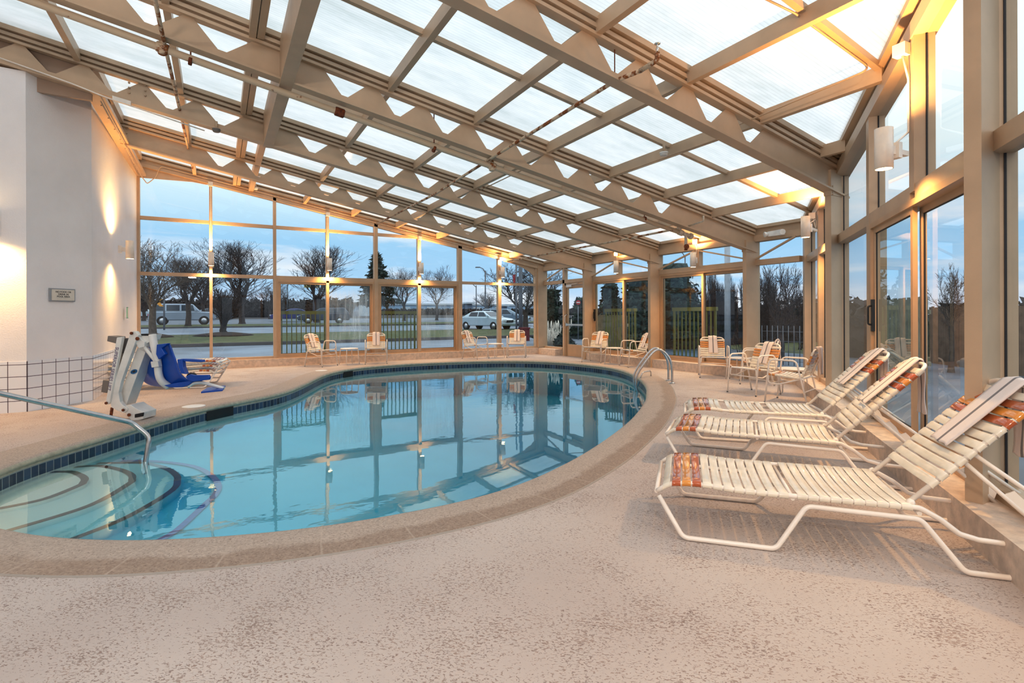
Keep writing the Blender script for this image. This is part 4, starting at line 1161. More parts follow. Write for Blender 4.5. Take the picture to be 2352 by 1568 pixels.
o = mb.build('conduit', M['frame']); tag(o, 'tan conduit bending along the glazing bars near the slanted wall', 'conduit')
# conduit drop near the lamp valve and detector line
mb = MB(); mb.tube([(5.76, 5.3, roof(5.8, 4.65)), (5.76, 6.85, roof(5.8, 4.65))], .010, 6); mb.tube([(4.60, 7.1, roof(4.6, 4.65)), (4.60, 9.5, roof(4.6, 4.65))], .010, 6)
o = mb.build('conduit', M['frame']); tag(o, 'thin conduit fixed under the purlin beside the roof heat detector', 'conduit')

# sprinkler pipework: main pipe with three branch lines
YM = 7.05
a, b = py(77, 4, YM), py(1560, 533, YM); dr = (b - a).normalized()
root = empty('sprinkler_main', b); tag(root, 'long cream sprinkler main pipe hung below the rafters down the roof', 'pipe')
mb = MB(); LP = [py(x, y, YM) for x, y in ((77, 4), (400, 121), (780, 258), (1000, 337), (1331, 453), (1560, 533))]; mb.tube([LP[0] + (LP[0] - LP[1]).normalized() * 2.5] + LP, .042, 12); part(mb, 'pipe', M['pipe_main'], root)
for xh in (780, 1130, 373):
    q = py(xh, {780: 258, 1130: 381, 373: 110}[xh], YM); mb = MB(); mb.lathe(q - dr * .06, [(.05, 0), (.058, .01), (.058, .11), (.05, .12)], 12, 0, dr)
    if xh != 780: mb.tube([q - ZUP * .05, q + ZUP * .16], .034, 10); mb.lathe(q - ZUP * .08, [(.03, 0), (.045, .01), (.045, .05)], 10)
    part(mb, 'coupling', M['rust'] if xh == 780 else M['pipe_rusty'], root)
mb = MB()
mb.lathe(b - dr * .02, [(.05, 0), (.055, .02), (.055, .10)], 12, 0, dr); mb.tube([b + dr * .05, b + dr * .28], .04, 10); mb.tube([b + ZUP * .02, b + ZUP * .20], .04, 10); mb.tube([b + dr * .18, b + dr * .18 - ZUP * .28], .028, 10)
mb.lathe(b + dr * .28, [(.05, 0), (.06, .01), (.06, .05), (.03, .06)], 12, 0, dr); part(mb, 'valve_body', M['valve'], root)
mb = MB(); mb.lathe(b + dr * .18 - ZUP * .24 + V((-.05, -.06, 0)), [(.045, 0), (.05, .008), (.045, .016)], 12, 0, (-.6, -.7, 0)); mb.lathe(b + dr * .18 - ZUP * .30, [(.032, 0), (.034, .03)], 10); mb.lathe(b + ZUP * .18, [(.045, 0), (.05, .02), (.05, .07)], 10); part(mb, 'rusty_fitting', M['rust'], root)
for (x0, y0, x1, y1) in ((451, 22, 438, 140), (1000, 246, 997, 342), (1482, 437, 1480, 503)):
    q = py(x1, y1, YM); t = V((q.x, q.y, 0)); mb = MB()
    zt = py(x0, y0, YM).z
    mb.tube([q + ZUP * .0, V((q.x, q.y, zt))], .008, 6); mb.lathe(V((q.x, q.y, zt - .03)), [(.014, 0), (.022, .01), (.022, .05), (.012, .06)], 8)
    mb.lathe(q - dr * .02, [(.046, 0), (.05, .005), (.05, .035)], 12, 0, dr)
    part(mb, 'hanger_rod', M['rust'], root)
def branch(pts, name_lab, head=None, hang=()):
    root = empty('sprinkler_branch', pts[0]); tag(root, name_lab, 'pipe', 'rusty sprinkler branch pipes')
    mb = MB(); mb.tube(pts, .021, 10); part(mb, 'pipe', M['pipe_rusty'], root)
    if head is not None:
        h = V(head); mb = MB(); mb.tube(fillet([pts[0], h, h + ZUP * .07], .03, 3), .023, 8); part(mb, 'elbow', M['pipe_rusty'], root)
        mb = MB(); mb.lathe(h + ZUP * .07, [(.014, 0), (.014, .04), (.008, .045), (.008, .075), (.028, .078), (.028, .084)], 10); part(mb, 'sprinkler_head', M['chrome'], root)
    for q, ln in hang:
        mb = MB(); mb.tube([q, q + ZUP * ln], .006, 6); mb.lathe(q + ZUP * ln, [(.012, 0), (.02, .01), (.02, .04)], 8); part(mb, 'hanger_rod', M['rust'], root)
    return root
m1 = py(1130, 377, YM) + ZUP * .15
xb = 3.53
hd = px(1510, 138, xb); gb = px(866, 514, xb)
dirb = (gb - hd).normalized()
zb_ = lambda y: hd.z + (gb.z - hd.z) * (y - hd.y) / (gb.y - hd.y)
p0 = px(1470, 163, xb)
branch([p0, px(1412, 186, xb), px(1130, 362, xb), px(1000, 445, xb), gb], 'rusty sprinkler branch crossing the middle of the roof up to an upright head', hd, [(px(1412, 186, xb), .40)])
xb2 = 7.67
q0 = px(1572, 522, xb2 + .05); q1 = px(1166, 600, xb2 + .05)
branch([q0, px(1400, 556, xb2 + .05), q1], 'rusty sprinkler branch low above the exit door side windows', None, ())
mb = MB(); e1 = px(1616, 508, xb2 + .05); mb.tube(fillet([q0, e1, e1 + ZUP * .1], .03, 3), .016, 8); o = mb.build('pipe_stub', M['valve']); tag(o, 'short white pipe stub turning up beside the rafter at the valve', 'pipe')
m3 = py(373, 97, YM); xb3 = -.52
u0, u1 = px(358, 0, xb3), px(444, 393, xb3)
branch([u0 + (u0 - u1).normalized() * 1.2, px(373, 80, xb3), px(410, 240, xb3), u1], 'rusty sprinkler branch dropping toward the gable near the white wall', None, ())
# black strap hanging at the strut
mb = MB(); q = py(688, 108, 6.9); mb.tube(fillet([q + V((-.02, 0, .06)), q + V((0, -.03, .05)), q + V((.0, -.03, -.12))], .03, 3), .012, 6); o = mb.build('cable_tail', M['black']); tag(o, 'short black cable tail hanging at the deep roof strut', 'cable')

# ------------------------------------------------------------------ stair rail and ladder
RAILR = .024
w0 = pz(333, 1064, WATER - .02); dw = (w0 - ORG).dot(FW)
top = pd(344, 1003, dw + .05); knee = pd(318, 978, dw + .02); left = pd(0, 905, dw - .85)
dirl = (left - knee).normalized(); l2 = left + dirl * .5
P = fillet([w0 + V((-.02, .01, -.45)), w0 + V((0, 0, -.02)), top, pd(303, 970, dw), l2, V((l2.x - .25, l2.y + .05, 0.0))], .14, 7)
mb = MB(); mb.tube(P, RAILR, 14); o = mb.build('stair_handrail', M['steel']); tag(o, 'single brushed steel handrail sloping down into the shallow pool steps', 'handrail')
i0 = min(range(NC), key=lambda i: (CUR[i] - V((7.28, 7.70, 0))).length)
tn = (CUR[(i0 + 1) % NC] - CUR[i0 - 1]).normalized(); nn = NRM[i0]
root = empty('pool_ladder', CUR[i0] + nn * .5); tag(root, 'stainless steel pool ladder hooked over the far right pool edge', 'ladder')
for s in (-1, 1):
    c0 = CUR[i0] + tn * .215 * s
    P = [c0 + nn * .52 + ZUP * .0, c0 + nn * .50 + ZUP * .40, c0 + nn * .34 + ZUP * .62, c0 + nn * .16 + ZUP * .58, c0 - nn * .13 + ZUP * .16, c0 - nn * .14 - ZUP * .12, c0 - nn * .05 - ZUP * .30, c0 + nn * -.02 - ZUP * 1.0]
    mb = MB(); mb.tube(catmull(P, 5, False), .0215, 12); part(mb, 'rail', M['steel'], root)
    mb = MB(); mb.lathe(c0 + nn * .52 + ZUP * .004, [(.055, 0), (.055, .006), (.026, .016)], 18); part(mb, 'anchor_plate', M['steel'], root)
for k in range(3):
    z = -.32 - k * .2; mb = MB(); cc = CUR[i0] - nn * .05; mb.obox(cc + ZUP * z, tn * .215, nn * .04, ZUP * .01); part(mb, 'tread', M['steel'], root)
mb = MB(); g0 = pz(1495, 864, 0); g1 = CUR[i0] + tn * .55 + nn * .0
mb.tube(fillet([g0, g0 + ZUP * .12, g1 + ZUP * .12 + nn * .05, g1 - nn * .06 - ZUP * .2], .07, 4), .013, 8); o = mb.build('cup_pipe', M['steel']); tag(o, 'thin bent steel pipe over the coping just behind the pool ladder', 'pipe')

# deck lids
for (x, y, r, lab) in ((445, 933, .15, 'round white skimmer lid on the deck beyond the lift footrest'), (738, 851, .14, 'round pale skimmer lid on the deck by the pool bend')):
    q = pz(x, y, .004); mb = MB(); mb.lathe((q.x, q.y, .001), [(r, 0), (r, .008), (r - .012, .011), (.012, .011)], 28); o = mb.build('skimmer_lid', M['white_paint']); tag(o, lab, 'lid')

# ------------------------------------------------------------------ sign and wall plate
tB = (CC - CB).normalized(); nB = V((tB.y, -tB.x, 0))
def BP(t, z, d=0): return CB + tB * t + nB * d + ZUP * z
root = empty('wall_sign', BP(.49, 1.54, .01)); tag(root, 'small cream sign on the white pier banning food and drink', 'sign')
mb = MB(); mb.obox(BP(.49, 1.635, .012), tB * .19, nB * .010, ZUP * .095); part(mb, 'frame', M['sign_grey'], root)
mb = MB(); mb.obox(BP(.495, 1.635, .024), tB * .168, nB * .004, ZUP * .080); part(mb, 'plate', M['sign_cream'], root)
def text(body, size, origin, ex, ey, mat, name, parent, align='CENTER', ext=.0008):
    cu = bpy.data.curves.new(name, 'FONT'); cu.body = body; cu.size = size; cu.align_x = align; cu.align_y = 'CENTER'; cu.extrude = ext; cu.space_line = .95
    tmp = bpy.data.objects.new(name, cu); COL.objects.link(tmp)
    dg = bpy.context.evaluated_depsgraph_get(); me = bpy.data.meshes.new_from_object(tmp.evaluated_get(dg)); bpy.data.objects.remove(tmp)
    ex, ey = V(ex).normalized(), V(ey).normalized(); ez = ex.cross(ey); mm = Matrix.Identity(4)
    for i in range(3): mm[i][0], mm[i][1], mm[i][2], mm[i][3] = ex[i], ey[i], ez[i], V(origin)[i]
    inv = (Matrix.Translation(parent.location) @ Matrix.Rotation(parent.rotation_euler[2], 4, 'Z')).inverted()
    me.transform(inv @ mm); me.materials.clear(); me.materials.append(mat)
    o = bpy.data.objects.new(name, me); COL.objects.link(o); o.parent = parent; return o
text('NO FOOD OR\nDRINK IN\nPOOL AREA', .036, BP(.495, 1.645, .0292), tB, ZUP, M['ink'], 'lettering', root)
q = px(292, 718, -1.64); root = empty('wall_plate', (q.x + .02, q.y, q.z - .1)); tag(root, 'small notice plate on the white side wall above the lift', 'plate')
mb = MB(); mb.box((q.x, q.y - .07, q.z - .105), (q.x + .012, q.y + .07, q.z + .105)); part(mb, 'plate', M['outlet'], root)
mb = MB(); mb.box((q.x + .0, q.y - .082, q.z - .115), (q.x + .014, q.y - .07, q.z + .115)); mb.box((q.x, q.y - .082, q.z + .105), (q.x + .014, q.y + .07, q.z + .115)); mb.box((q.x, q.y - .082, q.z - .115), (q.x + .014, q.y + .07, q.z - .105)); part(mb, 'edge_strip', M['teal_edge'], root)

# ------------------------------------------------------------------ pool lift with blue seat
lb = pz(318, 962, 0); D0 = (lb - ORG).dot(FW)
def Z(X, Y, d=0.0): return pd(180 + .17029 * X, 740 + .17029 * Y, D0 + d)
lift = empty('pool_lift', lb); tag(lift, 'white pool lift with a blue moulded seat bolted at the pool edge', 'pool lift')
def plate(name, P, d0, d1, mat, parent=lift):
    mb = MB(); A = [Z(x, y, d0) for x, y in P]; B = [Z(x, y, d0) + FW * (d1 - d0) for x, y in P]; n = len(P)
    ia = [mb.vert(p) for p in A]; ib = [mb.vert(p) for p in B]; mb.face(ia); mb.face(ib[::-1])
    for i in range(n): j = (i + 1) % n; mb.face((ia[j], ia[i], ib[i], ib[j]))
    rel(mb, lift); o = mb.build(name, mat, parent)
    b = o.modifiers.new('soft', 'BEVEL'); b.width = .006; b.segments = 2; b.limit_method = 'ANGLE'; return o
def ltube(name, P, r, mat, n=10, parent=lift):
    mb = MB(); mb.tube(P, r, n); rel(mb, lift); return mb.build(name, mat, parent)
bs = plate('base', [(640, 1120), (700, 1110), (760, 1150), (880, 1215), (872, 1305), (725, 1338), (640, 1240)], -.10, .14, M['lift_white'])
plate('black_cover', [(757, 1240), (880, 1215), (872, 1268), (757, 1288)], -.112, -.095, M['black'], bs)
plate('main_boom', [(795, 345), (905, 400), (640, 1120), (545, 1092), (545, 1010)], -.02, .16, M['lift_white'])
fb = plate('front_arm', [(735, 120), (770, 120), (810, 175), (770, 260), (575, 800), (540, 950), (560, 1070), (600, 1120), (660, 1160), (655, 1195), (615, 1225), (520, 1190), (440, 1145), (425, 1050), (470, 850), (590, 470), (700, 140)], -.12, -.06, M['lift_white'])
for (x, y, r) in ((720, 147, 20), (800, 220, 24), (608, 1182, 18), (688, 1247, 22), (380, 1088, 18)):
    c = Z(x, y, -.13 if x != 380 else -.16); mb = MB(); mb.lathe(c, [(r * .00095, 0), (r * .00095, .012), (r * .0005, .02)], 12, 0, -FW); rel(mb, lift); mb.build('bolt', M['rust'], fb)
lk = plate('link_arm', [(516, 205), (588, 196), (585, 230), (418, 1090), (395, 1108), (365, 1092)], -.15, -.10, M['lift_white'])
plate('knuckle', [(760, 170), (800, 175), (850, 230), (890, 262), (888, 332), (815, 350), (795, 330), (770, 260)], -.09, .10, M['lift_white'])
hb = plate('head', [(832, 172), (1012, 165), (985, 235), (950, 270), (888, 300), (860, 235)], -.05, .12, M['lift_white'])
plate('head_pad', [(830, 155), (935, 152), (978, 182), (845, 180)], -.06, .13, M['black'], hb)
ltube('stay', [Z(890, 330, -.06), Z(975, 440, -.07), Z(1060, 545, -.08)], .022, M['lift_white'])
plate('bracket', [(970, 530), (1070, 525), (1085, 600), (985, 612)], -.13, -.06, M['lift_white'])
ltube('seat_post', catmull([Z(995, 165, -.02), Z(1020, 300, -.03), Z(1065, 500, -.05), Z(1085, 700, -.06), Z(1130, 800, -.05), Z(1225, 868, .0)], 4, False), .045, M['lift_white'], 12)
plate('control_box', [(395, 182), (505, 195), (520, 290), (385, 255)], -.05, .12, M['grey_box'])
plate('battery', [(580, 215), (668, 215), (640, 420), (550, 415)], -.06, .06, M['grey_dark'])
plate('lower_box', [(328, 778), (420, 790), (380, 955), (305, 940)], -.02, .12, M['grey_box'])
ltube('actuator', [Z(600, 415, -.05), Z(535, 570, -.05)], .035, M['grey_box']); ltube('actuator_rod', [Z(535, 570, -.05), Z(505, 730, -.05), Z(450, 960, -.05)], .024, M['rust'])
ltube('foot_strut', [Z(455, 1150, -.04), Z(438, 1275, -.04)], .017, M['rust'])
# seat shell: rows of (near edge, far edge)
prof = [((1215, 280), (935, 322)), ((1255, 300), (915, 380)), ((1290, 420), (895, 460)), ((1335, 505), (845, 585)), ((1350, 590), (833, 660)), ((1385, 690), (850, 745)), ((1440, 748), (905, 812)), ((1540, 790), (1000, 848)), ((1660, 775), (1110, 852)), ((1762, 745), (1240, 862))]
rows = []
for i, (a, b) in enumerate(prof):
    row = []
    for k in range(9):
        f = k / 8; x = a[0] + (b[0] - a[0]) * f; y = a[1] + (b[1] - a[1]) * f
        bulge = sin(pi * f) * (.05 if i > 2 else .02) + (.012 * cos(f * 4 * pi))
        fw = min(1, max(0, (i - 5) / 4))
        row.append(Z(x - 22 * sin(pi * f) * (1 - fw), y + 30 * sin(pi * f) * fw, -.10 + .42 * f) - FW * bulge)
    rows.append(row)
mb = MB(); mb.grid(rows, 0, True); rel(mb, lift); seat = mb.build('seat', M['lift_blue'], lift)
s_ = seat.modifiers.new('thick', 'SOLIDIFY'); s_.thickness = .035; s_.offset = 0
b_ = seat.modifiers.new('sub', 'SUBSURF'); b_.levels = 1; b_.render_levels = 2
plate('side_wing', [(1055, 300), (1180, 285), (1215, 282), (1120, 350), (1170, 430), (1080, 500), (1045, 430)], -.17, -.11, M['lift_blue'], seat)
plate('side_wing', [(1330, 500), (1400, 495), (1410, 600), (1450, 700), (1380, 690), (1345, 600)], -.17, -.10, M['lift_blue'], seat)
plate('pan_edge', [(1440, 735), (1500, 700), (1560, 712), (1690, 712), (1755, 710), (1768, 745), (1760, 775), (1540, 800), (1500, 790)], -.16, -.12, M['lift_blue'], seat)
plate('pan_rib', [(1150, 850), (1300, 820), (1500, 790), (1540, 805), (1480, 850), (1400, 876), (1230, 880)], -.14, .02, M['lift_blue'], seat)
plate('armrest', [(1380, 492), (1550, 498), (1665, 508), (1672, 538), (1540, 535), (1400, 525)], -.15, -.08, M['lift_blue'], seat)
ltube('seat_belt', catmull([Z(1470, 720, -.1), Z(1510, 690, -.1), Z(1570, 700, -.08), Z(1590, 715, -.05)], 4, False), .012, M['black'], 6)
ltube('footrest_arm', catmull([Z(1480, 870, -.10), Z(1560, 820, -.10), Z(1680, 815, -.10), Z(1820, 850, -.10), Z(1965, 892, -.10)], 4, False), .020, M['lift_white'])
mb = MB(); A = [Z(1655, 935, -.22), Z(1740, 878, .0), Z(1985, 850, .02), Z(1945, 905, -.2)]; mb.prism(A, (0, 0, -.02)); rel(mb, lift); mb.build('footrest', M['lift_blue'], lift)
# lettering up the link arm and oval badge on the boom
a_, b_ = Z(404, 935, -.152), Z(527, 320, -.152); dirt = (b_ - a_).normalized(); nrmt = -FW; ey = nrmt.cross(dirt)
text('SUPERIOR SERIES LIFT', .058, (a_ + b_) / 2, -dirt, -ey, M['ink_purple'], 'lettering', lift, 'CENTER')
mb = MB(); c = Z(750, 665, -.025); u = (IR * cos(.35) + IU * sin(.35)); v = (-IR * sin(.35) + IU * cos(.35))
mb.prism([c + u * .045 * cos(t * 2 * pi / 20) + v * .028 * sin(t * 2 * pi / 20) for t in range(20)], -FW * .002); rel(mb, lift); bd = mb.build('badge', M['ink_blue'], lift)
mb = MB(); mb.prism([c - FW * .003 + u * x + v * y for x, y in ((-.01, .012), (.03, .018), (.012, .006), (.035, -.004), (-.02, -.018), (-.004, -.004), (-.032, -.002))], -FW * .001); rel(mb, lift); mb.build('badge_mark', M['ink'], bd)
# ------------------------------------------------------------------ outside: ground
PROF = [(15.3, -.10), (25.9, .0), (25.95, .14), (35.4, .24), (35.45, .14), (46, .40), (46.05, .50), (52, .58), (52.05, .5), (80, .85), (260, 2.2)]
def gz_out(x, y):
    if y < 15.3: return -.10 if x < 18 else -.10 + (x - 18) * .03
    for (y0, z0), (y1, z1) in zip(PROF, PROF[1:]):
        if y0 <= y <= y1: return z0 + (z1 - z0) * (y - y0) / max(1e-6, y1 - y0)
    return 2.2
def strip(i0, name, mat, lab=None, cat=None, kind='structure'):
    (y0, z0), (y1, z1) = PROF[i0], PROF[i0 + 1]; mb = MB()
    mb.poly([(-120, y0, z0), (200, y0, z0), (200, y1, z1), (-120, y1, z1)])
    o = mb.build(name, mat, recalc=False); o['kind'] = kind
    if lab: tag(o, lab, cat)
    return o
strip(0, 'road', M['asphalt']); strip(2, 'grass_verge', M['grass'], 'green grass verge between the two car-park lanes', 'grass', 'stuff'); strip(4, 'road', M['asphalt'])
strip(6, 'grass_verge', M['grass'], 'far green grass verge in front of the parked vehicles', 'grass', 'stuff'); strip(8, 'road', M['asphalt_dark']); strip(9, 'field', M['hedge'])
mb = MB(); mb.box((-120, 25.9, -.1), (200, 26.05, .145)); struct(mb.build('kerb', M['kerb'])); mb = MB(); mb.box((-120, 45.9, .2), (200, 46.05, .51)); struct(mb.build('kerb', M['kerb']))
mb = MB(); mb.box((-120, 35.3, .0), (200, 35.45, .245)); struct(mb.build('kerb', M['kerb']))
mb = MB(); s0 = S3 - N3 * .15
mb.poly([(9.95, 15.3, -.1), (9.95, s0.y + .1, -.1), (W3E.x + .1, W3E.y - .15, -.1), (W3E.x + .1, -60, -.1), (18, -60, -.1), (18, 15.3, -.1)])
struct(mb.build('pavement', M['pavement'], recalc=False))
mb = MB(); mb.poly([(18, -60, -.1), (200, -60, 5.36), (200, 15.3, 5.36), (18, 15.3, -.1)]); o = mb.build('rough_grass', M['grass'], recalc=False); stuff(o); tag(o, 'rough winter grass bank beyond the side pavement', 'grass')
def at(x, Y=None, depth=None):               # a spot outside seen at frame column x
    d = ray(x, HY); k = depth if depth else Y / d.y
    p = ORG + d * k; return V((p.x, p.y, gz_out(p.x, p.y))), k
def zpx(y, k): return EYE + (HY - y) / FPX * k

# ------------------------------------------------------------------ trees and shrubs
def grow(mb, rr, p, d, L, r, lev, maxlev, spread, up, nb=(2, 3)):
    n = 3 if lev < 3 else 2; P = [p.copy()]; q = p.copy(); dd = d.copy()
    for i in range(n):
        j = .10 + .03 * lev
        dd = (dd + V((rr.uniform(-j, j), rr.uniform(-j, j), rr.uniform(-j, j) + up * .10))).normalized(); q = q + dd * (L / n); P.append(q.copy())
    rs = [r * (1 - .40 * i / n) for i in range(n + 1)]
    mb.tube(P, rs, 6 if lev == 0 else (4 if lev < 3 else 3), caps=False)
    if lev >= maxlev: return
    for i in range(rr.randint(*nb)):
        ax = V((rr.gauss(0, 1), rr.gauss(0, 1), rr.gauss(0, .5))); ax = (ax - dd * ax.dot(dd)).normalized()
        nd = (dd + ax * rr.uniform(spread * .5, spread * 1.1) + V((0, 0, up * .16))).normalized()
        grow(mb, rr, P[-1], nd, L * rr.uniform(.66, .84), max(r * .58, .0075), lev + 1, maxlev, spread, up, nb)
    for s in (P[1:-1] if lev > 3 else P[1:-1] + P[1:]):
        ax = V((rr.gauss(0, 1), rr.gauss(0, 1), rr.gauss(0, .6))).normalized()
        nl = lev + 1 if lev + 1 >= maxlev - 1 else max(lev + 2, maxlev - 2)
        if nl <= maxlev: grow(mb, rr, s, (dd * .8 + ax * .8 + V((0, 0, up * .2))).normalized(), L * .55, max(r * .38, .007), nl, maxlev, spread, up, (2, 3))
def bare_tree(base, top_z, width, seed, label, style='upright', trunk=.2, lev=5, mat='bark', stems=1, clear=.25, fat=1.0):
    rr = random.Random(seed); H = top_z - base.z
    root = empty('bare_tree', base); tag(root, label, 'tree', 'bare winter trees')
    tr = MB(); br = MB()
    sp, up = {'upright': (.42, .85), 'spread': (.66, .45), 'shrub': (.5, .6)}[style]
    for s in range(stems):
        lean = V((rr.uniform(-.12, .12) * stems, rr.uniform(-.12, .12) * stems, 1)).normalized()
        fork = V((0, 0, H * clear)) if stems == 1 else V((rr.uniform(-.2, .2), rr.uniform(-.2, .2), .05))
        if stems == 1: tr.tube([V((0, 0, .0)), V((0, 0, .15)), fork * .5 + V((rr.uniform(-.08, .08), 0, 0)), fork], [trunk * 1.35, trunk * 1.05, trunk * .9, trunk * .82], 8, caps=False)
        n = 5 if stems == 1 else 1
        for i in range(n):
            a = 2 * pi * i / n + rr.random(); k = sp * (.9 if style != 'upright' else .65)
            d = (V((cos(a) * k, sin(a) * k, 1)) if stems == 1 else lean).normalized()
            grow(br, rr, fork - V((0, 0, .06 * H * rr.random())), d, H * .27, trunk * (.42 if stems == 1 else .8), 1 if stems == 1 else 0, lev, sp, up)
    # fit the crown to the measured height and width
    zs = [v[2] for v in br.v]; xs = sorted(math.hypot(v[0], v[1]) for v in br.v); zt = max(zs); w = xs[int(len(xs) * .97)]
    z0 = 0 if stems > 1 else fork.z * .9
    kz = (H - z0) / (zt - z0); kw = (width / 2) / w
    br.v = [(x * kw * (1 if z > z0 else 1), y * kw, z0 + (z - z0) * kz) for x, y, z in br.v]
    if stems == 1: tr.build('trunk', M[mat], root)
    br.build('branches', M['twig'] if mat == 'bark' else M[mat], root, recalc=False)
    return root
def leafball(mb, rr, c, R, n, s, mat=0, squash=1.0):
    for i in range(n):
        v = V((rr.gauss(0, 1), rr.gauss(0, 1), rr.gauss(0, 1))).normalized() * rr.uniform(.55, 1.02); p = V((c[0] + v.x * R[0], c[1] + v.y * R[1], c[2] + v.z * R[2]))
        u = V((rr.gauss(0, 1), rr.gauss(0, 1), rr.gauss(0, .6))).normalized() * s * rr.uniform(.6, 1.3); w = u.cross(v).normalized() * s * rr.uniform(.35, .7)
        mb.poly([p - u, p + w, p + u, p - w], mat)
def evergreen(base, top_z, width, seed, label, mat, n=1600, name='evergreen_shrub', leaf=.16, taper=.4):
    rr = random.Random(seed); H = top_z - base.z; root = empty(name, base); tag(root, label, 'shrub' if 'shrub' in name or 'bush' in name else 'tree', 'evergreens outside')
    mb = MB(); L = 9
    core = MB()
    for k in range(L):
        f = (k + .5) / L; w = width / 2 * (1 - taper * f) * (.75 + .5 * math.sin(pi * min(1, f + .18)))
        for j in range(4):
            a = rr.random() * 6.28; c = (cos(a) * w * .45, sin(a) * w * .45, H * (.08 + .86 * f))
            leafball(mb, rr, c, (w * .62, w * .62, H / L * 1.0), n // (L * 4), leaf)
        core.lathe((0, 0, H * f - H / L / 2), [(w * .62, 0), (w * .68, H / L * .5), (w * .58, H / L)], 9)
    mb.build('foliage', M[mat], root, recalc=False); core.build('inner_mass', M[mat], root)
    st = MB(); st.tube([V((0, 0, 0)), V((0, 0, H * .3))], .09, 6); st.build('stem', M['bark'], root); return root
for (x, Y, ty, w, st, seed, tr, cl, lab) in (
        (351, 33, 538, 190, 'spread', 3, .18, .30, 'grey bare tree with crooked trunk nearest the white side wall'),
        (432, 48, 578, 120, 'upright', 5, .20, .30, 'bare tree whose trunk stands in front of the silver off-road car'),
        (556, 56, 543, 150, 'upright', 8, .26, .28, 'tall dense bare tree behind the second gable pane'),
        (728, 58, 553, 126, 'upright', 11, .26, .25, 'rounded bare tree seen over the left sliding door'),
        (928, 62, 612, 105, 'spread', 13, .2, .3, 'bare tree just right of the blue spruce'),
        (1003, 64, 608, 100, 'spread', 17, .2, .3, 'bare tree seen over the right gable sliding door'),
        (1207, 31, 582, 215, 'spread', 19, .2, .26, 'wide bare tree outside the glazed corner'),
        (330, 74, 640, 120, 'upright', 23, .2, .25, 'small bare tree far off beside the white side wall'),
        (466, 78, 588, 130, 'upright', 29, .22, .25, 'bare tree in the far row behind the first slim mullion'),
        (620, 80, 640, 110, 'spread', 31, .2, .25, 'low bare tree in the far row at the second mullion'),
        (1120, 95, 668, 60, 'spread', 37, .2, .25, 'tiny distant bare tree by the warehouse')):
    b, k = at(x, Y=Y); bare_tree(b, zpx(ty, k), w * 1.15 / FPX * k, seed, lab, st, tr, 6, 'bark2' if seed == 3 else 'bark', 1, cl)
b, k = at(514, Y=33.5); bare_tree(b, zpx(655, k), 95 / FPX * k, 41, 'low forking bare tree on the verge in front of the second gable pane', 'upright', .19, 5, 'bark', 1, .2)
for x, Y, r in ((351, 33, 1.0), (514, 33.5, 1.6)):
    b, k = at(x, Y=Y); mb = MB(); mb.lathe((b.x, b.y, b.z - .02), [(r, 0), (r * .8, .10), (r * .3, .2), (.05, .22)], 20); o = mb.build('mulch_mound', M['mulch']); tag(o, 'dark mulch mound round the %s' % ('crooked grey trunk' if x == 351 else 'low forking tree'), 'mulch')
# blue spruce
def spruce(base, top_z, half, seed, label):
    rr = random.Random(seed); H = top_z - base.z; root = empty('spruce_tree', base); tag(root, label, 'tree')
    mb = MB(); mb.tube([V((0, 0, 0)), V((0, 0, H * .5)), V((0, 0, H * .97))], [.3, .2, .03], 8); mb.build('trunk', M['bark'], root)
    mb = MB(); L = 13
    for k in range(L):
        f = k / (L - 1); z = H * (.34 + .62 * f); R = half * (1.0 - .86 * f) * rr.uniform(.85, 1.1)
        for j in range(9 if f < .8 else 5):
            a = 2 * pi * j / 9 + rr.uniform(-.3, .3); RR = R * rr.uniform(.65, 1.12); droop = rr.uniform(.10, .3)
            for s in range(16):
                t = (s + 1) / 16; c = V((cos(a) * RR * t, sin(a) * RR * t, z - droop * RR * t * t + .1 * RR * max(0, t - .7)))
                for q in range(3):
                    u = V((rr.gauss(0, 1), rr.gauss(0, 1), rr.gauss(-.2, .5))).normalized() * rr.uniform(.22, .48); w = V((rr.gauss(0, 1), rr.gauss(0, 1), rr.gauss(0, .3))).normalized() * rr.uniform(.10, .2)
                    mb.poly([c - u * .3, c + w, c + u, c - w])
    mb.build('needle_boughs', M['conifer'], root, recalc=False)
b, k = at(866, Y=45); spruce(b, zpx(578, k), 50 / FPX * k, 2, 'drooping blue spruce behind the middle gable mullion')
# evergreens and brush beyond the low wall
for (x, dp, ty, w, seed, mat, nm, tp, lab) in ((1266, 24, 664, 72, 1, 'evergreen', 'evergreen_shrub', .35, 'dark evergreen shrub outside the pane left of the exit door'), (1334, 29, 684, 58, 2, 'evergreen', 'evergreen_shrub', .35, 'dark evergreen shrub seen through the exit door'),
        (1402, 24, 650, 62, 3, 'cedar', 'cedar_tree', .25, 'narrow cedar left of the sliding door centre stile'), (1463, 21, 630, 96, 4, 'cedar', 'cedar_tree', .15, 'broad cedar filling the sliding door beside the exit'),
        (1550, 22, 608, 150, 5, 'cedar', 'cedar_tree', .15, 'big dark cedar behind the green side railing'), (1296, 20, 768, 40, 6, 'evergreen', 'round_bush', .1, 'low clipped round bush at the foot of the exit'), (1462, 17, 770, 60, 7, 'evergreen', 'round_bush', .1, 'low bush under the broad cedar')):
    b, k = at(x, depth=dp); evergreen(b, zpx(ty, k), w / FPX * k, seed, lab, mat, 1500, nm, .13 if dp < 23 else .17, tp)
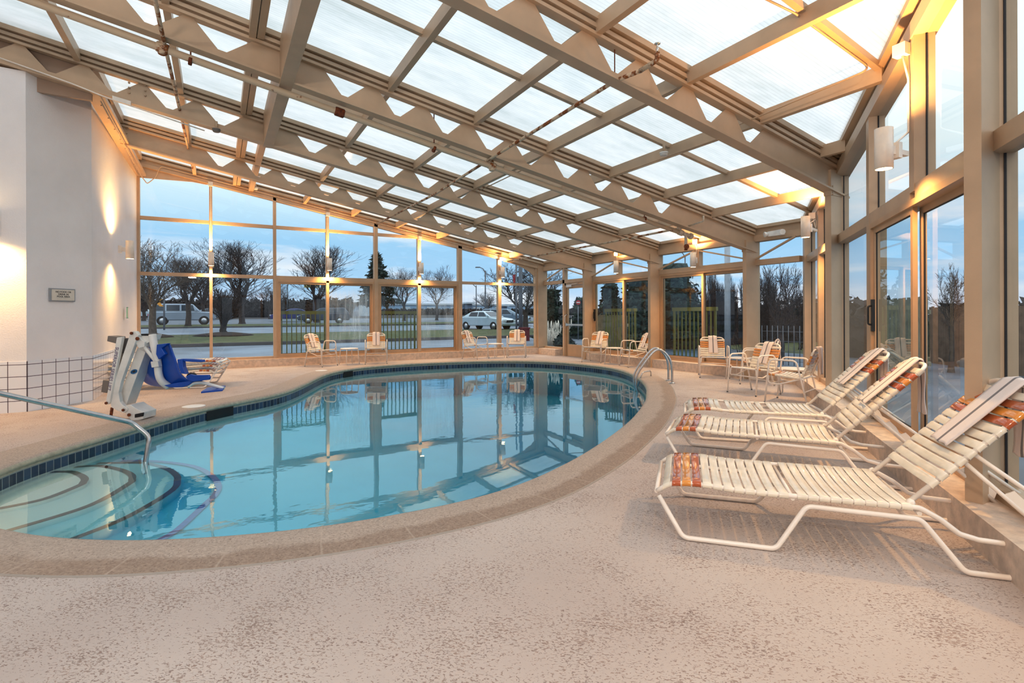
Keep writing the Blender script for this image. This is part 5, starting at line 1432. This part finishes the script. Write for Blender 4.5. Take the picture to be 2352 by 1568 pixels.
for (x, dp, ty, w, seed, st, lab) in ((1648, 19, 640, 62, 51, 6, 'tangled bare shrub left of the white outdoor pole'), (1700, 18, 628, 70, 52, 6, 'tangled bare shrub right of the white outdoor pole'), (1628, 21, 610, 50, 53, 4, 'thin bare shrub rising behind the sliding door stile'),
        (1760, 17, 618, 60, 54, 6, 'dense bare shrub at the left of the single end pane'), (1590, 26, 660, 60, 55, 6, 'bare shrub behind the big cedar'), (1838, 20, 660, 60, 56, 6, 'bare shrub at the bent corner'), (1946, 21, 688, 60, 57, 6, 'low bare shrub outside the first slanted pane'), (1978, 24, 690, 70, 58, 6, 'low bare shrub behind the slanted door jamb')):
    b, k = at(x, depth=dp); bare_tree(b, zpx(ty, k), w / FPX * k, seed, lab, 'shrub', .035, 5, 'twig', st)
b, k = at(1793, depth=16); bare_tree(b, zpx(592, k), 110 / FPX * k, 61, 'branching bare tree filling the single end pane', 'spread', .10, 5, 'bark', 1, .25)
b, k = at(2184, depth=12.5); bare_tree(b, zpx(606, k), 95 / FPX * k, 62, 'slim pale bare tree outside the wide slanted pane', 'spread', .06, 5, 'bark2', 1, .42)
# brush hedge band
def brush(name, x0, x1, dp, y_top, seed, mat, lab):
    rr = random.Random(seed); a, k0 = at(x0, depth=dp); b, k1 = at(x1, depth=dp); mb = MB(); zt = zpx(y_top, dp); n = int((b - a).length / 1.1) + 2
    for i in range(n):
        c = a.lerp(b, i / (n - 1)); h = (zt - c.z) * rr.uniform(.8, 1.05)
        leafball(mb, rr, (c.x, c.y, c.z + h / 2), (1.0, 1.0, h / 2), 190, .22 if dp < 40 else .5)
        mb.lathe((c.x, c.y, c.z - .1), [(.75, 0), (.8, h * .45), (.4, h * .85)], 7)
    o = mb.build(name, M[mat], recalc=False); stuff(o); tag(o, lab, 'brush')
brush('brush_hedge', 1570, 2010, 24, 676, 1, 'hedge', 'dark leafless brush along the bank beyond the low wall')
brush('brush_hedge', 2000, 2420, 17, 690, 2, 'hedge', 'brown brush behind the wooden fence by the slanted wall')
brush('far_treeline', 300, 800, 92, 680, 3, 'hedge', 'distant dark treeline behind the parked vehicles')
brush('far_treeline', 800, 1640, 150, 708, 4, 'hedge', 'distant low treeline toward the warehouse')
# pampas tufts
for i, (x, dp, lab) in enumerate(((1259, 20.5, 'pale feathery grass clump at the left of the pane beside the exit'), (1270, 21.5, 'pale feathery grass clump in the middle of the pane beside the exit'), (1286, 22.5, 'pale feathery grass clump touching the exit door jamb'))):
    rr = random.Random(i + 90); b, k = at(x, depth=dp); mb = MB()
    for j in range(46):
        a = rr.random() * 6.28; l = rr.uniform(.5, .95); t = rr.uniform(.1, .45); p = b + V((cos(a) * .08, sin(a) * .08, 0)); q = p + V((cos(a) * t, sin(a) * t, l))
        mb.tube([p, p.lerp(q, .5) + V((0, 0, .08)), q], [.012, .010, .004], 3)
        if j % 5 == 0: mb.lathe(q - V((0, 0, .05)), [(.008, 0), (.035, .1), (.028, .22), (.004, .34)], 6)
    o = mb.build('grass_clump', M['pampas'], recalc=False); tag(o, lab, 'ornamental grass', 'ornamental grasses by the exit')

# ------------------------------------------------------------------ railings, fences, poles, signs, buildings
def railing(W, t0, t1, zt, d, label):
    root = empty('guard_railing', W.p((t0 + t1) / 2, -.1, d)); tag(root, label, 'railing', 'olive green guard railings'); zb = .16
    mb = MB(); W.box(mb, t0, t1, zt - .09, zt, d - .03, d + .03); part(mb, 'top_rail', M['green_rail'], root)
    mb = MB(); W.box(mb, t0, t1, zb, zb + .08, d - .025, d + .025); part(mb, 'bottom_rail', M['green_rail'], root)
    n = 11
    for i in range(n):
        t = t0 + .05 + (t1 - t0 - .1) * i / (n - 1); mb = MB(); e = .012 if 0 < i < n - 1 else .022; W.box(mb, t - e, t + e, (zb if 0 < i < n - 1 else -.1), zt - .09, d - e, d + e); part(mb, 'baluster', M['green_rail'], root)
zt = py(700, 714, Y1 + .4).z
railing(WA, mu[2][1], (mu[2][1] + mu[4][0]) / 2 + .05, zt, -.40, 'olive green railing behind the left gable sliding door')
railing(WA, mu[4][1], (mu[4][1] + mu[6][0]) / 2 + .05, zt, -.40, 'olive green railing behind the right gable sliding door')
zt = px(1560, 706, X2 + .4).z
railing(WB, (bays[1][0] + bays[1][1]) / 2 - .05, bays[1][1], zt, -.40, 'olive green railing behind the sliding door beside the exit')
railing(WB, (bays[2][0] + bays[2][1]) / 2 - .05, bays[2][1], zt, -.40, 'olive green railing behind the sliding door left of the white pole')
def board_fence(a, b, zt, mat, lab, n):
    root = empty('board_fence', (a + b) / 2); tag(root, lab, 'fence'); d = (b - a).normalized(); s = V((d.y, -d.x, 0))
    mb = MB(); L = (b - a).length; rr = random.Random(n)
    for i in range(n):
        c = a + d * (L * (i + .5) / n); h = zt + rr.uniform(-.03, .02); mb.obox((c.x, c.y, (c.z + h) / 2), d * (L / n * .48), s * .012, ZUP * (h - c.z) / 2)
    part(mb, 'boards', M[mat], root)
    mb = MB(); mb.beam(a + ZUP * .4 - s * .04, b + ZUP * .4 - s * .04, .05, .09); mb.beam(a + ZUP * (zt - a.z - .3) - s * .04, b + ZUP * (zt - b.z - .3) - s * .04, .05, .09); part(mb, 'cross_rails', M[mat], root)
a, k = at(1372, depth=16.5); b, _ = at(1440, depth=15.5); board_fence(a, b, zpx(724, 16), 'fence_wood', 'pale board fence beyond the sliding door beside the exit', 14)
a, k = at(2005, depth=13.5); b, _ = at(2130, depth=10.5); board_fence(a, b, zpx(690, 12), 'fence_wood', 'grey-green board fence seen through the slanted sliding door', 26)
a, k = at(2135, depth=15.0); b, _ = at(2420, depth=11); board_fence(a, b, zpx(706, 13), 'fence_brown', 'brown board fence beyond the wide slanted pane', 40)
# garden wire fence
a, k = at(1750, depth=15); b, _ = at(1850, depth=14); mb = MB(); zt = zpx(750, 14.5)
for i in range(9): c = a.lerp(b, i / 8); mb.tube([c, V((c.x, c.y, zt))], .012, 4)
for z in (.1, .35, .6, .85): mb.tube([V((a.x, a.y, a.z + (zt - a.z) * z)), V((b.x, b.y, b.z + (zt - b.z) * z))], .006, 4)
o = mb.build('wire_fence', M['pole_grey']); tag(o, 'low wire fence at the foot of the bare tree in the end pane', 'fence')
def pole(name, x, depth, ytop, r, mat, lab, Y=None, cat='pole'):
    b, k = at(x, depth=depth, Y=Y) if depth else at(x, Y=Y); root = empty(name, b); tag(root, lab, cat)
    zt = zpx(ytop, k); mb = MB(); mb.tube([V((0, 0, 0)), V((0, 0, zt - b.z))], [r, r * .8], 12); mb.build('shaft', M[mat], root); return root, b, k, zt
pole('utility_pole', 1671, 17, 400, .10, 'pole_white', 'white peeling utility pole outside the sliding door')
for (x, Y, ty, arm, lab) in ((1094, 75, 655, -22, 'street lamp with a left arm over the silver saloon'), (1115, 60, 621, -14, 'taller street lamp beside the last gable mullion'), (1574, 44, 588, -12, 'street lamp beyond the big cedar'), (660, 85, 652, 8, 'faint street lamp behind the left sliding door')):
    root, b, k, zt = pole('street_lamp', x, None if Y else 0, ty, .10, 'pole_grey', lab, Y=Y, cat='street lamp')
    mb = MB(); L = arm / FPX * k; e = RT * L; mb.tube(fillet([V((0, 0, zt - b.z - .3)), V((0, 0, zt - b.z)) + e * .4 + ZUP * .25, V((0, 0, zt - b.z)) + e + ZUP * .45], .3, 3), .05, 6); mb.build('arm', M['pole_grey'], root)
    mb = MB(); c = V((0, 0, zt - b.z + .42)) + e * 1.25; mb.obox(c, e * .3, V((0, .16, 0)), ZUP * .06); mb.build('lamp_head', M['pole_grey'], root)
root, b, k, zt = pole('flagpole', 1186, 27, 545, .05, 'pole_grey', 'dark flagpole with a small red flag near the corner', cat='flagpole')
mb = MB(); h = zpx(640, k) - b.z; mb.grid([[V((0, 0, h + .22)) - RT * x * .06 + ZUP * (.03 * sin(x * 2)) + FW * (.04 * sin(x * 1.7)) for x in range(4)], [V((0, 0, h - .1)) - RT * x * .05 - ZUP * .08 * x + FW * (.04 * sin(x * 1.3)) for x in range(4)]]); mb.build('flag', M['red'], root, recalc=False)
pole('utility_pole', 1196, 27.5, 520, .11, 'pole_grey', 'thick dark pole just right of the flagpole')
root, b, k, zt = pole('sign_post', 721, None, 652, .12, 'pole_grey', 'pale yellow panel sign on a post among the branches', Y=62, cat='sign')
mb = MB(); mb.obox(V((-.2, 0, zt - b.z)), RT * .85, FW * .1, ZUP * .33); mb.build('sign_panel', M['sign_yellow'], root)
root, b, k, zt = pole('sign_post', 377, None, 640, .06, 'pole_grey', 'dark post with an amber arrow board left of the off-road car', Y=44, cat='sign')
mb = MB(); h = zpx(692, k) - b.z; c = V((0, 0, h)) - RT * .2 - FW * .1; mb.prism([c + RT * x + ZUP * z for x, z in ((-.30, .0), (-.02, .26), (.22, .26), (-.02, 0), (.22, -.26), (-.02, -.26))], -FW * .03); mb.build('arrow_board', M['amber'], root)
root, b, k, zt = pole('sign_post', 1328, 28, 704, .03, 'pole_grey', 'round red no-entry sign on a thin post through the exit door', cat='sign')
mb = MB(); h = zpx(695, k) - b.z; mb.lathe(V((0, 0, h)) - FW * .03, [(.125, 0), (.125, .02)], 20, 0, -FW); ds = mb.build('sign_disc', M['red'], root)
mb = MB(); mb.obox(V((0, 0, h)) - FW * .055, RT * .09, FW * .004, ZUP * .022); mb.build('white_bar', M['white_paint'], ds)
b, k = at(1204, depth=27); root = empty('litter_bin', b); tag(root, 'maroon litter bin on the verge near the corner', 'bin'); mb = MB(); mb.prism([(x, y, 0) for x, y in ((-.2, -.2), (.2, -.2), (.22, .2), (-.22, .2))], (0, 0, .62)); mb.build('body', M['maroon'], root); mb = MB(); mb.prism([(x, y, .62) for x, y in ((-.23, -.23), (.23, -.23), (.23, .23), (-.23, .23))], (0, 0, .07)); mb.build('lid', M['maroon'], root)
def warehouse(x0, x1, Y, yt, yb, towers, lab):
    a, k = at(x0, Y=Y); b, _ = at(x1, Y=Y); zt = zpx(yt, (k + _) / 2); root = empty('warehouse', a); tag(root, lab, 'building')
    mb = MB(); mb.box((a.x, a.y, a.z - .3), (b.x, a.y + 25, zt)); part(mb, 'wall', M['bldg'], root)
    mb = MB(); mb.box((a.x - .3, a.y - .3, zt), (b.x + .3, a.y + 25, zt + .5)); part(mb, 'roof_edge', M['bldg_roof'], root)
    mb = MB(); n = max(2, int((b.x - a.x) / 7)); zb = zpx(yb, k)
    mb.box((a.x, a.y - .1, a.z), (b.x, a.y, a.z + (zt - a.z) * .35)); part(mb, 'lower_band', M['bldg2'], root)
    for i in range(n):
        x = a.x + (b.x - a.x) * (i + .3) / n; m2 = MB(); m2.box((x, a.y - .16, a.z), (x + 2.6, a.y - .1, a.z + 2.4)); part(m2, 'loading_door', M['bldg_roof'], root)
    for (tx, ty, tw) in towers:
        c, kk = at(tx, Y=Y - 2); m2 = MB(); w = tw / FPX * kk / 2; z = zpx(ty, kk); m2.box((c.x - w, c.y, c.z - .3), (c.x + w, c.y + 6, z)); part(m2, 'tower', M['bldg2'], root)
        m2 = MB(); m2.box((c.x - w * 1.5, c.y - 1, z), (c.x + w * 1.5, c.y + 7, z + .5)); part(m2, 'tower_roof', M['bldg_roof'], root)
warehouse(905, 1260, 150, 701, 718, ((1078, 697, 14), (1160, 703, 10)), 'long pale blue warehouse with a small entrance tower on the horizon')
warehouse(745, 865, 120, 697, 722, ((801, 690, 10),), 'slate blue industrial building behind the left sliding door')

# ------------------------------------------------------------------ parked vehicles
def car(base, heading, kind, paint, label, scale=1.0):
    root = empty('parked_car', base, heading); tag(root, label, 'car', 'parked cars'); root.scale = (scale,) * 3
    if kind == 'suv':
        L, hw = 5.0, .96; body = [(-2.5, .45), (-2.48, .95), (-2.42, 1.18), (1.25, 1.18), (2.3, 1.10), (2.45, .98), (2.5, .55), (2.45, .42), (-2.4, .42)]
        gh = [(-2.42, 1.18), (-2.25, 1.78), (-2.1, 1.84), (.55, 1.84), (.75, 1.80), (1.3, 1.18)]; wx = (-1.5, 1.55); R = .40; wins = [(-2.2, -1.35), (-1.2, -.25), (-.12, .85)]
    elif kind == 'sedan':
        L, hw = 4.6, .88; body = [(-2.3, .40), (-2.3, .85), (-2.1, 1.0), (-1.4, 1.02), (1.0, .98), (1.9, .86), (2.22, .72), (2.3, .5), (2.25, .32), (-2.2, .32)]
        gh = [(-1.75, 1.0), (-1.0, 1.38), (-.5, 1.46), (.15, 1.44), (.4, 1.36), (1.15, .97)]; wx = (-1.38, 1.38); R = .32; wins = [(-1.1, -.25), (-.15, .7)]
    else:
        L, hw = 4.7, .90; body = [(-2.35, .42), (-2.36, .9), (-2.28, 1.05), (1.0, 1.02), (1.95, .92), (2.28, .78), (2.35, .5), (2.3, .34), (-2.25, .34)]
        gh = [(-2.25, 1.05), (-1.95, 1.5), (-1.7, 1.56), (.1, 1.55), (.35, 1.50), (1.2, 1.0)]; wx = (-1.4, 1.42); R = .34; wins = [(-2.0, -1.3), (-1.15, -.25), (-.12, .75)]
    def loft(P, w0, w1, z0, z1):
        mb = MB(); n = len(P); rows = []
        wz = lambda z: w0 + (w1 - w0) * max(0, min(1, (z - z0) / (z1 - z0)))
        A = [mb.vert((x, -wz(z), z)) for x, z in P]; B = [mb.vert((x, wz(z), z)) for x, z in P]
        mb.face(A); mb.face(B[::-1])
        for i in range(n): j = (i + 1) % n; mb.face((A[j], A[i], B[i], B[j]))
        return mb
    bd = loft(body, hw, hw, .3, 1.2).build('body', M[paint], root); b = bd.modifiers.new('soft', 'BEVEL'); b.width = .09; b.segments = 3; b.limit_method = 'ANGLE'; b.angle_limit = .5
    zr = max(z for _, z in gh); zb = min(z for _, z in gh); g = loft(gh, hw * .96, hw * .74, zb, zr).build('cabin', M[paint], root); b = g.modifiers.new('soft', 'BEVEL'); b.width = .05; b.segments = 2; b.limit_method = 'ANGLE'; b.angle_limit = .6
    W = lambda z: hw * .96 + (hw * .74 - hw * .96) * (z - zb) / (zr - zb)
    def edge(z, front):                      # cabin outline x at height z
        P = gh if not front else gh[::-1]; 
        for (x0, z0), (x1, z1) in zip(P, P[1:]):
            if min(z0, z1) <= z <= max(z0, z1) and z1 != z0: return x0 + (x1 - x0) * (z - z0) / (z1 - z0)
        return P[-1][0]
    za, zc = zb + .07, zr - .10
    for (x0, x1) in wins:
        for s in (-1, 1):
            P = []
            for x, z in ((x0, za), (x1, za), (x1, zc), (x0, zc)):
                x = min(max(x, edge(z, False) + .09), edge(z, True) - .09); P.append(V((x, s * (W(z) + .012), z)))
            mb = MB(); mb.poly(P if s < 0 else P[::-1]); mb.build('side_window', M['car_glass'], root, recalc=False)
    for fr in (True, False):
        P = []
        for y, z in ((-1, za), (1, za), (1, zc + .02), (-1, zc + .02)):
            x = edge(z, fr) + (.02 if fr else -.02); P.append(V((x, y * (W(z) - .10), z + .01)))
        mb = MB(); mb.poly(P if fr else P[::-1]); mb.build('windscreen' if fr else 'rear_window', M['car_glass'], root, recalc=False)
    for x in wx:
        for s in (-1, 1):
            mb = MB(); mb.lathe((x, s * (hw - .20), R), [(R * .6, 0), (R, .02), (R, .19), (R * .92, .215), (R * .66, .215), (R * .62, .19)], 20, 0, (0, s, 0)); wl = mb.build('wheel', M['tyre'], root)
            mb = MB(); mb.lathe((x, s * (hw - .02), R), [(R * .64, 0), (R * .64, .02), (R * .18, .03), (R * .1, .045)], 14, 0, (0, s, 0)); mb.build('rim', M['rim'], wl)
    zl = body[-2][1] + .28 if kind != 'suv' else .95
    for s in (-1, 1):
        mb = MB(); mb.obox((body[-3][0] - .05, s * (hw - .26), .72 if kind != 'suv' else .92), (.07, 0, 0), (0, .18, 0), (0, 0, .07)); mb.build('headlamp', M['headlight'], root)
        mb = MB(); mb.obox((body[0][0] + .03, s * (hw - .16), .88), (.05, 0, 0), (0, .12, 0), (0, 0, .08)); mb.build('tail_lamp', M['red'], root)
        mb = MB(); mb.obox((wins[-1][1] + .12, s * (hw + .05), zb + .08), (.06, 0, 0), (0, .07, 0), (0, 0, .06)); mb.build('wing_mirror', M[paint], root)
    mb = MB(); mb.obox((body[-3][0] + .01, 0, .66 if kind != 'suv' else .80), (.03, 0, 0), (0, hw * .45, 0), (0, 0, .09)); mb.build('grille', M['black'], root)
    return root
for (x, Y, hd, kind, paint, lab) in ((421, 54, 2, 'suv', 'car_silver', 'silver off-road car parked side-on behind the first gable pane'), (744, 53, 171, 'wagon', 'car_dark', 'charcoal estate car behind the left sliding door railing'), (671, 64, 175, 'sedan', 'car_blue', 'deep blue saloon car at the left sliding door edge'),
        (1117, 36.5, -66, 'sedan', 'car_pale', 'pale silver saloon car parked nose toward us near the corner'), (1160, 43, -40, 'wagon', 'car_grey', 'grey hatchback car parked just behind the pale silver saloon'), (322, 95, 180, 'sedan', 'car_pale', 'pale car far left beside the white side wall'),
        (489, 80, 10, 'sedan', 'car_grey', 'grey car mostly hidden behind the silver off-road car')):
    b, k = at(x, Y=Y); car(b, radians(hd), kind, paint, lab)
# ------------------------------------------------------------------ sky, camera, render look
def make_world():
    w = bpy.data.worlds.new('dusk_sky'); SC.world = w; w.use_nodes = True; t = w.node_tree; t.nodes.clear()
    N = lambda k: t.nodes.new(k)
    out = N('ShaderNodeOutputWorld'); bg = N('ShaderNodeBackground'); tc = N('ShaderNodeTexCoord'); sp = N('ShaderNodeSeparateXYZ')
    t.links.new(tc.outputs['Generated'], sp.inputs[0])
    r = N('ShaderNodeValToRGB'); cr = r.color_ramp
    stops = [(0, (.20, .22, .26, 1)), (.495, (.35, .38, .44, 1)), (.503, srgb(214, 218, 232)), (.53, srgb(178, 212, 240)), (.565, srgb(170, 210, 240)), (.595, srgb(206, 232, 246)), (.625, srgb(238, 250, 252)), (.8, srgb(240, 247, 250)), (1, (1.0, 1.0, 1.0, 1))]
    while len(cr.elements) < len(stops): cr.elements.new(.5)
    for e, (p, c) in zip(cr.elements, stops): e.position = p; e.color = c
    m = N('ShaderNodeMath'); m.operation = 'MULTIPLY_ADD'; m.inputs[1].default_value = .5; m.inputs[2].default_value = .5
    t.links.new(sp.outputs[2], m.inputs[0]); t.links.new(m.outputs[0], r.inputs[0])
    # thin cloud bands
    mp = N('ShaderNodeMapping'); mp.inputs['Scale'].default_value = (1.6, 1.6, 9); t.links.new(tc.outputs['Generated'], mp.inputs[0])
    n = N('ShaderNodeTexNoise'); n.inputs['Scale'].default_value = 1.7; n.inputs['Detail'].default_value = 7; n.inputs['Roughness'].default_value = .55; n.inputs['Distortion'].default_value = .4
    t.links.new(mp.outputs[0], n.inputs[0])
    cr2 = N('ShaderNodeValToRGB'); cr2.color_ramp.elements[0].position = .46; cr2.color_ramp.elements[1].position = .62
    t.links.new(n.outputs[0], cr2.inputs[0])
    mx = N('ShaderNodeMix'); mx.data_type = 'RGBA'; mx.inputs[7].default_value = srgb(238, 240, 244)
    mf = N('ShaderNodeMath'); mf.operation = 'MULTIPLY'; mf.inputs[1].default_value = .9
    t.links.new(cr2.outputs[0], mf.inputs[0]); t.links.new(mf.outputs[0], mx.inputs[0]); t.links.new(r.outputs[0], mx.inputs[6])
    # overcast dome: the zenith is brighter than the horizon band
    z = N('ShaderNodeMapRange'); z.inputs[1].default_value = .25; z.inputs[2].default_value = .8; z.inputs[3].default_value = .84; z.inputs[4].default_value = 1.55
    t.links.new(sp.outputs[2], z.inputs[0])
    t.links.new(mx.outputs[2], bg.inputs[0]); t.links.new(z.outputs[0], bg.inputs[1]); t.links.new(bg.outputs[0], out.inputs[0])
make_world()
cd = bpy.data.cameras.new('camera'); co = bpy.data.objects.new('camera', cd); COL.objects.link(co)
cd.sensor_width = 36; cd.sensor_fit = 'HORIZONTAL'; cd.lens = FPX / 2352 * 36; cd.shift_y = -(784 - HY) / 2352; cd.clip_start = .02; cd.clip_end = 900
mw = Matrix.Identity(4)
for i in range(3):
    mw[i][0] = IR[i]; mw[i][1] = IU[i]; mw[i][2] = -FW[i]; mw[i][3] = ORG[i]
co.matrix_world = mw; SC.camera = co
SC.view_settings.view_transform = 'Standard'; SC.view_settings.look = 'None'; SC.view_settings.exposure = EXPO; SC.view_settings.gamma = 1.0
SC.view_settings.use_curve_mapping = True
cm = SC.view_settings.curve_mapping.curves[3]
for x, y in ((.22, .185), (.5, .5), (.78, .815)): cm.points.new(x, y)
SC.view_settings.curve_mapping.update()
c = SC.cycles
c.max_bounces = 10; c.diffuse_bounces = 5; c.glossy_bounces = 5; c.transmission_bounces = 6; c.transparent_max_bounces = 24
c.use_denoising = True; c.caustics_reflective = False; c.caustics_refractive = False; c.sample_clamp_indirect = 5
